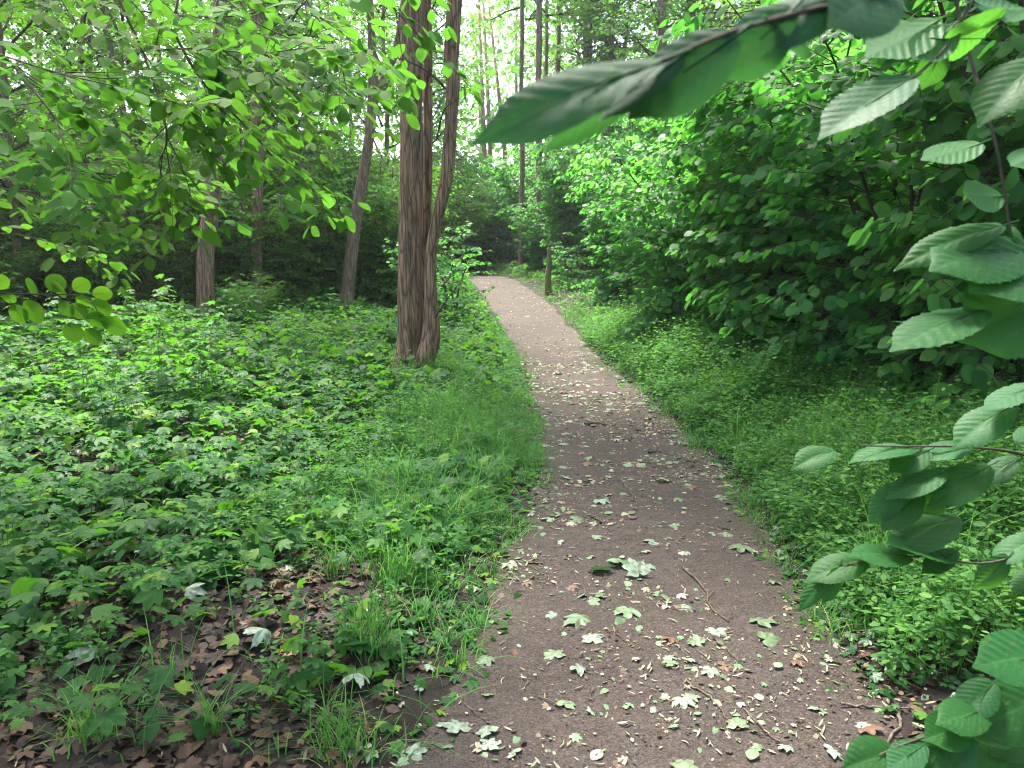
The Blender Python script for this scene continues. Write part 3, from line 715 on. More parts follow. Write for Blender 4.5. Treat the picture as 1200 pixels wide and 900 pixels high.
for k, (x, y) in enumerate(placed):
    v = random.randrange(8)
    o = SEED[v] if SEED[v].name not in used else copy_tree(SEED[v]); used.add(SEED[v].name)
    s = random.uniform(.7, 1.2) * (.72 + .28 * float(sstep(2.4, 4.2, y))); o.location = (x, y, gz(x, y)); o.rotation_euler = (random.gauss(0, .08), random.gauss(0, .08), random.uniform(0, 6.28)); o.scale = (s, s, s)
    c = 0 if v in (0, 3) else 2 if v in (4, 6) else 1
    tag(o, SLAB[c], 'seedling', ['short', 'layered', 'tall'][c] + ' maple seedlings left of the path')

for k in range(70):
    rnd = random.Random(300 + k); y = rnd.uniform(5.5, 14.5); x = float(left_x(y)) - rnd.uniform(.9, 8.0)
    if abs(x) > y * .69 or (abs(x - tri.location.x) < .5 and y < tri.location.y + .2): x = float(left_x(y)) - rnd.uniform(3.0, 4.5)
    o = SAP[k % 3] if k < 3 else copy_tree(SAP[k % 3]); q = rnd.uniform(.7, 1.25)
    o.location = (x, y, gz(x, y)); o.rotation_euler = (rnd.gauss(0, .1), rnd.gauss(0, .1), rnd.uniform(0, 6.28)); o.scale = (q, q, q)
    tag(o, 'waist high maple sapling rising out of the ground plants on the left', 'sapling', 'maple saplings among the ground plants on the left')

YEL = make_seedling(97, .35, 5, .07, MAPLE_HI, 'elm')
for k, (px, py, lab) in enumerate([(1052, 500, 'yellowish seedling left of two others in the shade under the hazels'), (1082, 492, 'yellowish seedling, middle of three, in the shade under the hazels'), (1106, 488, 'yellowish seedling nearest the dark trunk under the hazels')]):
    p = hit(px, py, lambda x, y: ground_z(x, y)); o = YEL if k == 0 else copy_tree(YEL); o.location = (p[0], p[1], gz(p[0], p[1])); o.rotation_euler = (0, 0, k * 1.2); o.scale = (1 + .1 * k,) * 3
    tag(o, lab, 'seedling')

# the rest of the leafy ground plants: one mass
mb = MB()
def cover(N, ymin, ymax, side, tpl, size, hgt, mi, dmin, dmax, ypow=1.0, mask=None, flat=.3):
    y = ymin + (ymax - ymin) * RNG.random(N) ** ypow
    d = dmin + (dmax - dmin) * RNG.random(N)
    x = left_x(y) - d if side < 0 else right_x(y) + d
    ok = frustum(x, y, .5)
    if mask is not None: ok &= RNG.random(N) < mask(x, y, d)
    x, y, d = x[ok], y[ok], d[ok]; n = len(x)
    tall = hgt * np.clip(.5 + .35 * lump(x, y, 1.1, 7) + .3 * lump(x, y, 3.3, 5), .1, 1.2) * sstep(-.05, .5, d)
    z = ground_z(x, y) + .02 + tall * RNG.random(n) ** .6
    a = RNG.uniform(0, 6.28, n)
    fw = np.stack([np.cos(a), np.sin(a), RNG.uniform(-.5, .1, n)], -1)
    nr = RNG.normal(0, flat, (n, 3)) + [0, 0, 1]
    scatter(mb, tpl, np.stack([x, y, z], -1), fw, nr, size * RNG.uniform(.6, 1.25, n), mi)
notbare = lambda x, y, d: (1 - bare(x, y)) * sstep(0, .35, d)
cover(9500, 2.2, 9, -1, MAPLE_LO, .072, .24, 0, .15, 7, .9, notbare, .4)
cover(2600, 2.1, 5, -1, MAPLE_LO, .05, .10, 0, .1, 4, .9, lambda x, y, d: .06 + .9 * (1 - bare(x, y)), .4)
cover(2600, 2.2, 7, -1, IVYT, .035, .05, 1, .1, 5, 1.0, notbare, .2)
cover(26000, 7, 19, -1, MAPLE_LO, .085, .55, 0, .25, 14, .85, None, .4)
cover(11000, 7, 19, -1, OVAL_MID, .085, .65, 2, .1, 14, .9)
cover(6000, 9, 15, -1, OVAL_MID, .06, .75, 2, .6, 5, 1, lambda x, y, d: (lump(x, y, 1.1, 4) > .35) * 1.0)
cover(7000, 15, 30, -1, MAPLE_LO, .09, .4, 0, .1, 8, 1)
cover(9000, 12, 30, 1, OVAL_MID, .085, .40, 2, .05, 5, 1)
cover(5000, 2.6, 12, 1, MAPLE_LO, .045, .30, 0, .3, 4, 1)
cover(3000, 2.2, 9, 1, IVYT, .030, .06, 1, .1, 3, 1)
cover(800, 2.2, 14, 1, MAPLE_LO, .036, .05, 0, -.22, .15, 1)
cover(800, 2.2, 14, -1, MAPLE_LO, .036, .05, 0, -.20, .15, 1)
cover(420, 2.1, 5, 1, IVYT, .032, .03, 1, -.1, .7, 1)
# herbs with feathered leaves on the right bank
def herbs(N, ymin, ymax, dmin, dmax, h0, leaf, nl, side=1, mi=2, ypow=1., mask=None):
    y = ymin + (ymax - ymin) * RNG.random(N) ** ypow; d = dmin + (dmax - dmin) * RNG.random(N)
    x = right_x(y) + d if side > 0 else left_x(y) - d
    ok = frustum(x, y, .4)
    if mask is not None: ok &= RNG.random(N) < mask(x, y, d)
    x, y, d = x[ok], y[ok], d[ok]; n = len(x)
    H = h0 * RNG.uniform(.45, 1.1, n) * (.45 + .55 * sstep(0, .9, d)) * np.clip(.8 + .45 * lump(x, y, 1.3, 3) + .3 * lump(x, y, 4.1, 8), .25, 1.5)
    lx, ly = RNG.normal(0, .3, n), RNG.normal(0, .3, n); z0 = ground_z(x, y)
    k = np.arange(nl)
    f = .25 + .75 * (k // 2) / max(1, (nl - 1) // 2)
    a = RNG.uniform(0, 6.28, n)[:, None] + (k % 2) * math.pi + (k // 2) * 1.3 + RNG.normal(0, .3, (n, nl))
    off = leaf * .5 * RNG.uniform(.2, 1.6, (n, nl))
    pos = np.stack([x[:, None] + lx[:, None] * H[:, None] * f + np.cos(a) * off, y[:, None] + ly[:, None] * H[:, None] * f + np.sin(a) * off, z0[:, None] + H[:, None] * f + RNG.normal(0, .01, (n, nl))], -1).reshape(-1, 3)
    fw = np.stack([np.cos(a), np.sin(a), RNG.uniform(-.4, .5, (n, nl))], -1).reshape(-1, 3)
    scatter(mb, OVAL_MID, pos, fw, RNG.normal(0, .35, (n * nl, 3)) + [0, 0, 1], leaf * RNG.uniform(.6, 1.3, n * nl), mi, .85)
    # stalks: a thin crossed blade
    s0 = np.stack([x, y, z0], -1); s1 = s0 + np.stack([lx * H, ly * H, H], -1); w = .0016
    Vv = np.stack([s0 + [w, 0, 0], s0 - [w, 0, 0], s1 - [w * .5, 0, 0], s1 + [w * .5, 0, 0], s0 + [0, w, 0], s0 - [0, w, 0]], 1).reshape(-1, 3)
    base = np.arange(n)[:, None] * 6
    Ff = np.concatenate([base + [0, 1, 2], base + [0, 2, 3], base + [4, 5, 2]])
    mb.add(Vv, Ff, mi)
herbs(6500, 2.5, 8, .02, 2.6, .60, .036, 20, 1, 2, 1)
herbs(5600, 6.5, 14, .02, 3.2, .75, .050, 18, 1, 2, 1)
herbs(2600, 2.3, 9, .0, 1.4, .34, .030, 14, -1, 2, 1, notbare)
cover(2200, 2.4, 9, -1, MAPLE_LO, .055, .16, 0, .1, 1.2, 1, notbare, .4)
herbs(3000, 7, 15, .05, 1.6, .28, .032, 12, -1, 2, 1)
tag(link('ground_cover', mb.mesh('ground_cover', [G['maple'], G['ivy'], G['herb']])), 'low leafy ground plants covering the soil on both sides of the path', 'ground cover', kind='stuff')

# grass
def blades(mb, x, y, z, h, bend, wid, mi=0):
    n = len(x); a = RNG.uniform(0, 6.28, n); ca, sa = np.cos(a), np.sin(a); S = 5
    t = np.linspace(0, 1, S)[None, :]
    r = bend[:, None] * t ** 2 * h[:, None]; zz = h[:, None] * (t - .42 * np.minimum(1.2, bend[:, None]) * t ** 2.4)
    wx, wy = -sa, ca; ww = wid[:, None] * (1 - t ** 1.6 * .95)
    cx = x[:, None] + ca[:, None] * r; cy = y[:, None] + sa[:, None] * r; cz = z[:, None] + zz
    Lf = np.stack([cx + wx[:, None] * ww, cy + wy[:, None] * ww, cz], -1); Rt = np.stack([cx - wx[:, None] * ww, cy - wy[:, None] * ww, cz], -1)
    V = np.stack([Lf, Rt], 2).reshape(n, S * 2, 3)
    F = []
    for k in range(S - 1):
        q = 2 * k; F += [(q, q + 1, q + 3), (q, q + 3, q + 2)]
    FF = np.array(F)[None] + (np.arange(n) * S * 2)[:, None, None]
    mb.add(V.reshape(-1, 3), FF.reshape(-1, 3), mi)
mb = MB()
def grass(N, ymin, ymax, side, dmin, dmax, h, ypow=1., mask=None, edge=True, clump=.35, wid=.0027):
    m = max(1, N // 9)
    y = ymin + (ymax - ymin) * RNG.random(m) ** ypow; d = dmin + (dmax - dmin) * RNG.random(m) ** (1.3 if edge else 1)
    y = np.repeat(y, 9) + RNG.normal(0, .025, m * 9); d = np.repeat(d, 9) + RNG.normal(0, .025, m * 9)
    x = left_x(y) - d if side < 0 else right_x(y) + d
    ok = frustum(x, y, .4) & (RNG.random(len(x)) < np.clip(.5 + .6 * lump(x, y, 2.3, 9) + .3 * lump(x, y, 6, 1), .06, 1))
    if mask is not None: ok &= RNG.random(len(x)) < mask(x, y, d)
    x, y, d = x[ok], y[ok], d[ok]; n = len(x)
    hh = h * RNG.uniform(.3, 1.25, n) * (.45 + .55 * sstep(-.05, .4, d)) * np.clip(.85 + .5 * lump(x, y, 1.9, 6) + .4 * lump(x, y, 5.1, 3), .3, 1.7)
    blades(mb, x, y, ground_z(x, y) - .01, hh, RNG.uniform(.2, 1.7, n), wid * RNG.uniform(.6, 1.3, n))
grass(17000, 2.05, 7.5, -1, -.10, .95, .30, .9, lambda x, y, d: 1 - .75 * bare(x, y))
grass(14000, 6.5, 15, -1, -.02, 1.3, .22, 1, wid=.003)
grass(2200, 2.2, 6, -1, .8, 3, .16, 1, lambda x, y, d: .6 - .5 * bare(x, y), False)
grass(22000, 2.9, 9, 1, -.12, 2.0, .38, 1)
grass(2600, 2.8, 9, 1, .15, 2.0, .68, 1, None, False, wid=.003)
grass(2000, 2.4, 8, -1, -.02, .8, .44, 1, lambda x, y, d: 1 - .8 * bare(x, y), wid=.003)
grass(12000, 8, 17, 1, -.03, 2.2, .26, 1, wid=.0032)
grass(6000, 15, 28, 1, -.05, 1.2, .26, 1, wid=.006)
grass(5000, 15, 27, -1, -.05, .9, .24, 1, wid=.006)
tag(link('grass', mb.mesh('grass', [G['grass']])), 'fine green grass growing along both path edges', 'grass', kind='stuff')

# larger tufts that stand out in the left foreground
def tuft(px, py, n, h, spread, bend, label):
    p = hit(px, py); x0, y0 = p[0], p[1]; z0 = gz(x0, y0); o = empty('grass_tuft', (x0, y0, z0)); m = MB()
    blades(m, RNG.normal(0, spread, n), RNG.normal(0, spread, n), np.full(n, -.015), h * RNG.uniform(.5, 1.1, n), bend * RNG.uniform(.3, 1.2, n), .0028 * RNG.uniform(.7, 1.2, n))
    link('blades', m.mesh('blades', [G['grass']]), o); tag(o, label, 'grass tuft')
tuft(247, 868, 46, .26, .016, 1.0, 'arching grass tuft in the middle of the bare litter, lower left')
tuft(105, 880, 60, .30, .030, .9, 'loose grass tuft with long blades in the lower left corner')
tuft(430, 770, 120, .30, .05, .7, 'thick tall grass tuft at the left path edge beside a pale leaf')
tuft(470, 700, 120, .30, .06, .7, 'broad grass tuft at the left path edge above the seed cluster')
tuft(405, 880, 80, .24, .05, .9, 'grass tuft at the bottom edge just left of the path')
tuft(560, 575, 140, .30, .10, .6, 'tall fine grass tuft left of the path below the three stemmed tree')
tuft(395, 690, 50, .28, .03, .6, 'upright slim grass tuft behind the bare litter')
tuft(1075, 720, 90, .24, .06, .8, 'grass tuft below the drooping hazel leaves on the right')

# ------------------------------------------------------------------ litter
def bits(mb, N, xf, tpl, size, zf, mi=0, wide=1., flat=.35, lift=.006):
    x, y = xf(N); n = len(x); a = RNG.uniform(0, 6.28, n)
    fw = np.stack([np.cos(a), np.sin(a), RNG.normal(0, .12, n)], -1)
    scatter(mb, tpl, np.stack([x, y, zf(x, y) + lift], -1), fw, RNG.normal(0, flat, (n, 3)) + [0, 0, 1], size * RNG.uniform(.4, 1.3, n), mi, wide)
def on_path(y0, y1, pw=1.0, pad=.0):
    def f(N):
        y = y0 + (y1 - y0) * RNG.random(N) ** pw; t = RNG.random(N) * (1 + 2 * pad) - pad
        x = left_x(y) + (right_x(y) - left_x(y)) * t
        k = RNG.random(N) < np.clip(.34 + .6 * lump(x, y, 2.6, 5) + .6 * lump(x + .3 * lump(x, y, 5, 8), y, 7.3, 2), .06, 1)
        return x[k], y[k]
    return f
SLIVER = tpl_grid(4, 1, .13, prof_oval, fold=.3, curl=-.35)
CHIP = tpl_grid(3, 1, .34, prof_oval, fold=.2, curl=.25)
mb = MB()
bits(mb, 2200, on_path(2.1, 9, 1.1, .08), SLIVER, .028, top_z, 0)
bits(mb, 4200, on_path(2.1, 9, 1.1, .08), CHIP, .016, top_z, 0)
bits(mb, 7000, on_path(2.1, 9, 1.0, .06), CHIP, .011, top_z, 1)
bits(mb, 900, on_path(2.1, 11, 1.1, .06), MAPLE_LO, .022, top_z, 2)
bits(mb, 500, on_path(2.1, 9, 1.1, .06), MAPLE_LO, .02, top_z, 0)
bits(mb, 5200, on_path(5, 27, .9), CHIP, .04, top_z, 0)
bits(mb, 900, on_path(3, 12, 1), MAPLE_LO, .035, top_z, 0)
bits(mb, 500, on_path(3, 14, 1), CHIP, .06, top_z, 2)
bits(mb, 1500, on_path(2.1, 8, 1, .08), CHIP, .022, top_z, 1)
bits(mb, 700, on_path(2.1, 10, 1, .08), CHIP, .028, top_z, 2)
def curls(n):
    for k in range(n):
        y = random.uniform(2.2, 5.5); x = float(left_x(y)) + random.random() * float(right_x(y) - left_x(y)); a = random.uniform(0, 6.28); c = random.uniform(-3, 3); L = random.uniform(.018, .045)
        P = [Vector((x, y, float(path_z(x, y)) + .006))]
        for i in range(5): P.append(P[-1] + Vector((math.cos(a), math.sin(a), random.uniform(-.1, .15))) * L / 5); a += c / 5
        mb.tube(P, [.0012, .0022, .0026, .0024, .002, .001], 5, 0)
curls(260)
tag(link('path_litter', mb.mesh('path_litter', [G['litter_pale'], G['litter_dark'], G['fallen_green']])), 'pale shed flower bits and leaf scraps strewn over the path', 'litter', kind='stuff')
mb = MB()
def left_zone(N):
    y = 1.9 + 4.8 * RNG.random(N) ** 1.2; x = left_x(y) - .05 - 4 * RNG.random(N); k = frustum(x, y, .3) & (RNG.random(N) < .5 + .5 * bare(x, y)); return x[k], y[k]
def right_zone(N):
    y = 2.1 + 3.2 * RNG.random(N); x = right_x(y) - .1 + .9 * RNG.random(N) ** 1.3; k = frustum(x, y, .3); return x[k], y[k]
bits(mb, 12000, left_zone, CHIP, .045, ground_z, 0, 1.2, .5, .01)
bits(mb, 4200, left_zone, MAPLE_LO, .040, ground_z, 0, 1, .5, .014)
bits(mb, 500, left_zone, CHIP, .035, ground_z, 2, 1, .5, .016)
bits(mb, 450, left_zone, SLIVER, .03, ground_z, 1, 1, .5, .02)
bits(mb, 2600, right_zone, CHIP, .024, ground_z, 0, 1.1, .5, .01)
bits(mb, 500, right_zone, SLIVER, .03, ground_z, 1, 1, .5, .015)
bits(mb, 260, right_zone, MAPLE_LO, .03, ground_z, 0, 1, .4, .015)
tag(link('leaf_litter', mb.mesh('leaf_litter', [G['litter_dark'], G['litter_pale'], G['fallen_brown']])), 'dark rotting leaf litter on the bare soil beside the path', 'litter', kind='stuff')

# fallen leaves one by one
FM = {}
def leafmesh(tpl, key, mat):
    if (key, mat) not in FM:
        m = MB(); m.add(*tpl[:2], 0, tpl[2]); FM[(key, mat)] = m.mesh('fallen_leaf', [G[mat]])
    return FM[(key, mat)]
OVF = tpl_grid(10, 3, .34, prof_oval, fold=.1, curl=.1)
def fallen(x, y, r, mat, label, group=None, kind='m', rz=None, tiltv=.14, up=False, lift=.012):
    v = random.randrange(6)
    me = leafmesh(MAPLE_HI[v], 'm%d' % v, mat) if kind == 'm' else leafmesh(OVF, 'o', mat)
    inside = float(left_x(y)) < x < float(right_x(y)); z = (float(path_z(x, y)) if inside else gz(x, y)) + lift
    o = link('fallen_leaf', me); o.location = (x, y, z); o.scale = (r, r, r)
    o.rotation_euler = (random.gauss(0, tiltv) + (math.pi if up else 0), random.gauss(0, tiltv), random.uniform(0, 6.28) if rz is None else rz)
    tag(o, label, 'leaf', group)
def fallen_px(px, py, r, *a, **k):
    p = hit(px, py); fallen(p[0], p[1], r, *a, **k)
for px, py, r, mat, kd, lab in [
    (680, 722, .095, 'fallen_green', 'm', 'large green maple leaf flat in the path middle, left of a darker one'),
    (736, 711, .085, 'fallen_green', 'm', 'dark green lobed leaf lying right of the large maple leaf on the path'),
    (538, 850, .062, 'fallen_pale', 'm', 'pale underside maple leaf near the lower left path edge, first of three'),
    (573, 853, .055, 'fallen_pale', 'm', 'pale maple leaf just right of the first of three near the lower left path edge'),
    (573, 874, .045, 'fallen_pale', 'm', 'lowest of the three pale maple leaves near the lower left path edge'),
    (908, 782, .050, 'fallen_pale', 'o', 'smooth pale oval leaf, brightest on the right half of the path'),
    (889, 722, .085, 'fallen_green', 'm', 'flat faded maple leaf right of the path middle, above a darker leaf'),
    (899, 746, .080, 'fallen_green', 'm', 'grey green maple leaf just below the flat faded one on the right'),
    (705, 668, .09, 'fallen_green', 'm', 'left leaf of the crumpled heap of maple leaves in the path middle'),
    (728, 660, .10, 'fallen_green', 'm', 'upright leaf of the crumpled heap of maple leaves in the path middle'),
    (748, 672, .09, 'fallen_pale', 'm', 'pale right leaf of the crumpled heap of maple leaves in the path middle'),
    (833, 784, .050, 'fallen_pale', 'm', 'pale leaf with a dark edge, right of the path middle near the bottom'),
    (800, 818, .055, 'fallen_pale', 'm', 'bluish pale leaf low on the path between two twigs'),
    (788, 776, .045, 'fallen_green', 'm', 'small green leaf alone on the path below the crumpled heap'),
    (662, 818, .050, 'fallen_green', 'm', 'green leaf on the path beside a ring of pale catkins'),
    (864, 846, .05, 'fallen_green', 'm', 'torn green leaf across the end of a long twig'),
    (884, 874, .06, 'fallen_green', 'o', 'folded dark green leaf at the bottom of the path'),
    (570, 767, .05, 'fallen_green', 'm', 'green leaf by a dark curled leaf near the left path edge'),
    (597, 660, .06, 'fallen_pale', 'm', 'pale green leaf on the left path border beside the grass'),
    (706, 583, .085, 'fallen_pale', 'm', 'pale leaf spread further up the path middle'),
    (762, 632, .07, 'fallen_pale', 'm', 'flat pale leaf up the path, above the crumpled heap'),
    (870, 638, .09, 'fallen_green', 'm', 'flat green leaf near the right path edge under the hazel twig'),
    (802, 892, .06, 'fallen_green', 'm', 'green leaf cut by the bottom edge of the photo')]:
    hp = 'heap' in lab and 'crumpled heap of' in lab
    fallen_px(px, py, r, mat, lab, None, kd, None, .55 if hp else .12, lift=.03 if hp else .012)
CL = {'fallen_green': 'greyish green leaf fallen on the path', 'fallen_pale': 'pale leaf fallen underside up on the path', 'fallen_brown': 'brown withered leaf fallen on the path'}
for k in range(245):
    y = 2.15 + 9 * random.random() ** 1.3; x = float(left_x(y)) + float(right_x(y) - left_x(y)) * random.uniform(-.02, 1.04)
    mat = random.choice(('fallen_green', 'fallen_green', 'fallen_pale', 'fallen_pale', 'fallen_brown'))
    fallen(x, y, random.uniform(.02, .058) * (1 + .05 * y), mat, CL[mat], CL[mat].replace('leaf', 'leaves'), random.choice('mmo'), None, .16, lift=.007)
BL = 'reddish brown dead leaf on the bare soil left of the path'
for k in range(34):
    y = random.uniform(2.2, 3.7); x = random.gauss(-1.1, .5)
    if float(dl_(x, y)) > .1 and abs(x) < y * .68: fallen(x, y, random.uniform(.03, .06), 'fallen_brown', BL, 'dead brown leaves left of the path', random.choice('mo'), None, .5, lift=.03)

# wilted pale leaves that curl above the soil
def wilted(px, py, r, label, rz, mat='fallen_pale', tl=.5):
    p = hit(px, py); m = MB(); V, F, U = MAPLE_HI[3]; V = V.copy(); V[:, 2] -= .55 * np.abs(V[:, 0]) ** 1.6 + .25 * np.clip(V[:, 1] - .3, 0, 1) ** 1.3
    m.add(V, F, 0, U); m.tube([(0, 0, 0), (.03, -.4, -.1), (.05, -.9, -.45)], [.018, .014, .012], 5, 0)
    o = link('wilted_leaf', m.mesh('wilted_leaf', [G[mat]])); o.location = (p[0], p[1], gz(p[0], p[1]) + r * .75); o.scale = (r, r, r); o.rotation_euler = (tl, random.gauss(0, .2), rz); tag(o, label, 'leaf')
wilted(112, 790, .085, 'big greyish wilted leaf drooping over the dark litter, leftmost of three', 1.2)
wilted(222, 722, .075, 'pale wilted leaf curled like a tent between the seedlings', -.8)
wilted(312, 768, .080, 'pale wilted leaf folded above the orange seed cluster', 2.2)
wilted(418, 815, .075, 'pale wilted leaf caught in the grass at the left path edge', 2.8)
wilted(330, 826, .075, 'glossy dark green leaf below the seed cluster', .3, 'ivy', .1)
wilted(1135, 742, .045, 'small whitish crumpled leaf standing in the plants at the right', 0, 'fallen_pale', 1.2)

# clusters of maple keys
def keys(px, py, n, s, label):
    p = hit(px, py); o = empty('seed_cluster', (p[0], p[1], gz(p[0], p[1]) + .02)); st = MB()
    for k in range(n):
        a = k * 2.4; e = Vector((math.cos(a) * s * .35, math.sin(a) * s * .35, s * random.uniform(.1, .5)))
        st.tube([(0, 0, s * .5), e * .6 + Vector((0, 0, s * .3)), e], [.0012, .001, .0008], 4)
        m = MB(); f = Vector((math.cos(a), math.sin(a), random.uniform(-.6, .6))); scatter(m, OVF, [tuple(e)], [tuple(f)], [tuple(UP + rv(random, .5))], s * random.uniform(.6, .9), 0, .8)
        tag(link('winged_seed', m.mesh('winged_seed', [G['seed_pink']]), o))
    link('stalk', st.mesh('stalk', [G['seed_pink']]), o); tag(o, label, 'seed cluster')
keys(337, 783, 16, .042, 'orange pink cluster of winged maple seeds on the bare soil')
keys(361, 612, 11, .046, 'pinkish cluster of winged seeds among seedlings further back')
keys(402, 628, 8, .040, 'small yellowish seed cluster left of the grass strip')

# twigs on the ground
def fallen_twig(pxs, r, label, fork=None, group=None):
    m = MB(); P = []
    for (px, py) in pxs:
        p = hit(px, py); x, y = p[0], p[1]; z = float(path_z(x, y)) if float(left_x(y)) < x < float(right_x(y)) else gz(x, y); P.append(Vector((x, y, z + r + .004)))
    o = Vector(P[0]); C = [p + rv(random, .004) for p in map(Vector, smooth_line(P, 12))]
    for c in C: c -= o
    m.tube(C, np.linspace(r, r * .5, 12), 6, 0, .2, 20)
    if fork: m.tube([C[6], C[6] + Vector((fork[0] * .5, fork[1] * .5, .01)), C[6] + Vector((fork[0], fork[1], .004))], [r * .6, r * .5, r * .3], 5)
    ob = link('fallen_twig', m.mesh('fallen_twig', [DEAD])); ob.location = o; tag(ob, label, 'twig', group)
fallen_twig([(800, 660), (818, 676), (830, 692), (833, 705), (855, 722)], .005, 'long bent twig on the right half of the path, nearest the hazel', (.05, .06))
fallen_twig([(805, 795), (830, 815), (855, 840)], .004, 'reddish straight twig low on the path right of the middle')
fallen_twig([(870, 828), (895, 850), (918, 868)], .0035, 'pale thin twig crossing the reddish one at the bottom right')
fallen_twig([(838, 745), (852, 758), (866, 774)], .003, 'short dark twig left of the smooth pale leaf')
fallen_twig([(684, 497), (700, 496), (715, 499)], .012, 'dark stick lying across the path further uphill')
fallen_twig([(728, 560), (738, 572), (743, 582)], .006, 'short stick slanting on the path middle uphill')
fallen_twig([(545, 818), (560, 830), (574, 840)], .003, 'fine twig above the three pale maple leaves')
fallen_twig([(485, 845), (505, 860), (520, 875)], .003, 'fine twig at the lower left path border')
fallen_twig([(712, 735), (728, 745), (741, 754)], .003, 'fine twig below the dark lobed leaf on the path')
fallen_twig([(1052, 832), (1056, 848), (1040, 868), (1030, 890)], .007, 'curved dark root stick on the right soil edge')
fallen_twig([(985, 826), (1030, 830), (1075, 834)], .005, 'dark stick lying along the right soil edge')
fallen_twig([(760, 530), (770, 527), (781, 530)], .008, 'dark stick near the right path edge uphill')
for k in range(26):
    y = random.uniform(2.2, 6); x = float(left_x(y)) + float(right_x(y) - left_x(y)) * random.uniform(0, 1.05); a = random.uniform(0, 6.28); L = random.uniform(.03, .12)
    m = MB(); m.tube([(0, 0, 0), (math.cos(a) * L * .5, math.sin(a) * L * .5 + .008, .004), (math.cos(a) * L, math.sin(a) * L, 0)], [.002, .0022, .001], 5)
    ob = link('fallen_twig', m.mesh('fallen_twig', [DEAD])); ob.location = (x, y, float(path_z(x, y)) + .006); tag(ob, 'tiny broken twig lying on the path', 'twig', 'tiny twigs on the path')

# ------------------------------------------------------------------ branches reaching into the picture
def leaf_branch(name, label, twigs, leaves, tpls, mat, origin, group=None, flat=1.0, ds=1.0, wk=1.0):
    o0 = at(*origin); o = empty(name, o0); tag(o, label, 'branch', group)
    for pts, r in twigs:
        P = smooth_line([at(*p) - o0 for p in pts], 5 * len(pts)); m = MB(); m.tube(P, np.linspace(r, r * .5, len(P)), 7, 0, .08, 30); link('twig', m.mesh('twig', [TWIG]), o)
    for k, (b0, t0, nrm, wd) in enumerate(leaves):
        nrm = (nrm[0] + random.uniform(-.15, .15), nrm[1] * (flat if k % 9 != 5 else 1), nrm[2])
        wd *= wk; t0 = (t0[0], t0[1], b0[2] + (t0[2] - b0[2]) * ds)
        pb, pt = at(*b0), at(*t0); L = (pt - pb).length
        tp = tpls[k % len(tpls)]; m = MB(); scatter(m, tp, [tuple(Vector((0, 0, 0)))], [tuple(pt - pb)], [nrm], L, 0, wd)
        d = (pt - pb).normalized(); m.tube([-d * L * .16 + Vector((0, 0, .012 * L)), (0, 0, 0), d * L * .5 - Vector((0, 0, .0))], [.0011, .0010, .0005], 5, 0)
        l = link('leaf', m.mesh('leaf', [G[mat]]), o); l.location = pb - o0
UPN, CAMN, DN = (0, -.15, 1), (0, -.8, .6), (.1, -.5, .5)
Y = 1.3
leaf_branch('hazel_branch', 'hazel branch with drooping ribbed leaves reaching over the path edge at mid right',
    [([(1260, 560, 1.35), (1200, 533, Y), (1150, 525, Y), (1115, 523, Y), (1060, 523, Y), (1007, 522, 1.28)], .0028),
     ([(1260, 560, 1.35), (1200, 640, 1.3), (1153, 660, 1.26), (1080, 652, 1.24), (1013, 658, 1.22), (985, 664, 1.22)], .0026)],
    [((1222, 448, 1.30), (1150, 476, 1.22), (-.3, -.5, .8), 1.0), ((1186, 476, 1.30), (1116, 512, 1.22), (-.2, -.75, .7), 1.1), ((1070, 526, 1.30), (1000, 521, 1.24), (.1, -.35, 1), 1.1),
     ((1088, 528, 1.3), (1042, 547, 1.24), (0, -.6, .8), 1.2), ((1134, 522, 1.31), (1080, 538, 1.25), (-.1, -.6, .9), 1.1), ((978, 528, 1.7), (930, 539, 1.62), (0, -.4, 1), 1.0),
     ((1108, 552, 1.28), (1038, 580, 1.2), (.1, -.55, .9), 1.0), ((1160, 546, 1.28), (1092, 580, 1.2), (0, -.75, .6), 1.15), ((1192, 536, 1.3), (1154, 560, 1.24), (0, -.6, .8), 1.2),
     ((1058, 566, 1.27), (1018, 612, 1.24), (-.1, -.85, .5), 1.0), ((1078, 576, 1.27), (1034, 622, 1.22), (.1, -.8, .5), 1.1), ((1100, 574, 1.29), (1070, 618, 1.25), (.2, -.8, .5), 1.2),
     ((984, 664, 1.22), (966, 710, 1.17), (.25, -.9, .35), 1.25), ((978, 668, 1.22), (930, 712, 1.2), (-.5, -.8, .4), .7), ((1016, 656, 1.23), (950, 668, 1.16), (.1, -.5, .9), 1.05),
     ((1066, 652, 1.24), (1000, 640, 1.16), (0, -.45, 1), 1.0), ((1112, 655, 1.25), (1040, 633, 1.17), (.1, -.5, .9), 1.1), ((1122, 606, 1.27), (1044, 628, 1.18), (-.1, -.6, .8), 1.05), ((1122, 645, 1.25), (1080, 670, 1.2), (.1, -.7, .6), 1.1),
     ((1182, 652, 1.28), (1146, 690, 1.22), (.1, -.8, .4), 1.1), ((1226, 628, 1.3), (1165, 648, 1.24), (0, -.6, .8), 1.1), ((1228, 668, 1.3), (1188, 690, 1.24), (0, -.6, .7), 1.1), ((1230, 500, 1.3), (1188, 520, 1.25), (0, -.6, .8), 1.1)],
    HAZEL_HI, 'hazel_close', (1260, 560, 1.35), flat=.45, ds=.45, wk=.86)
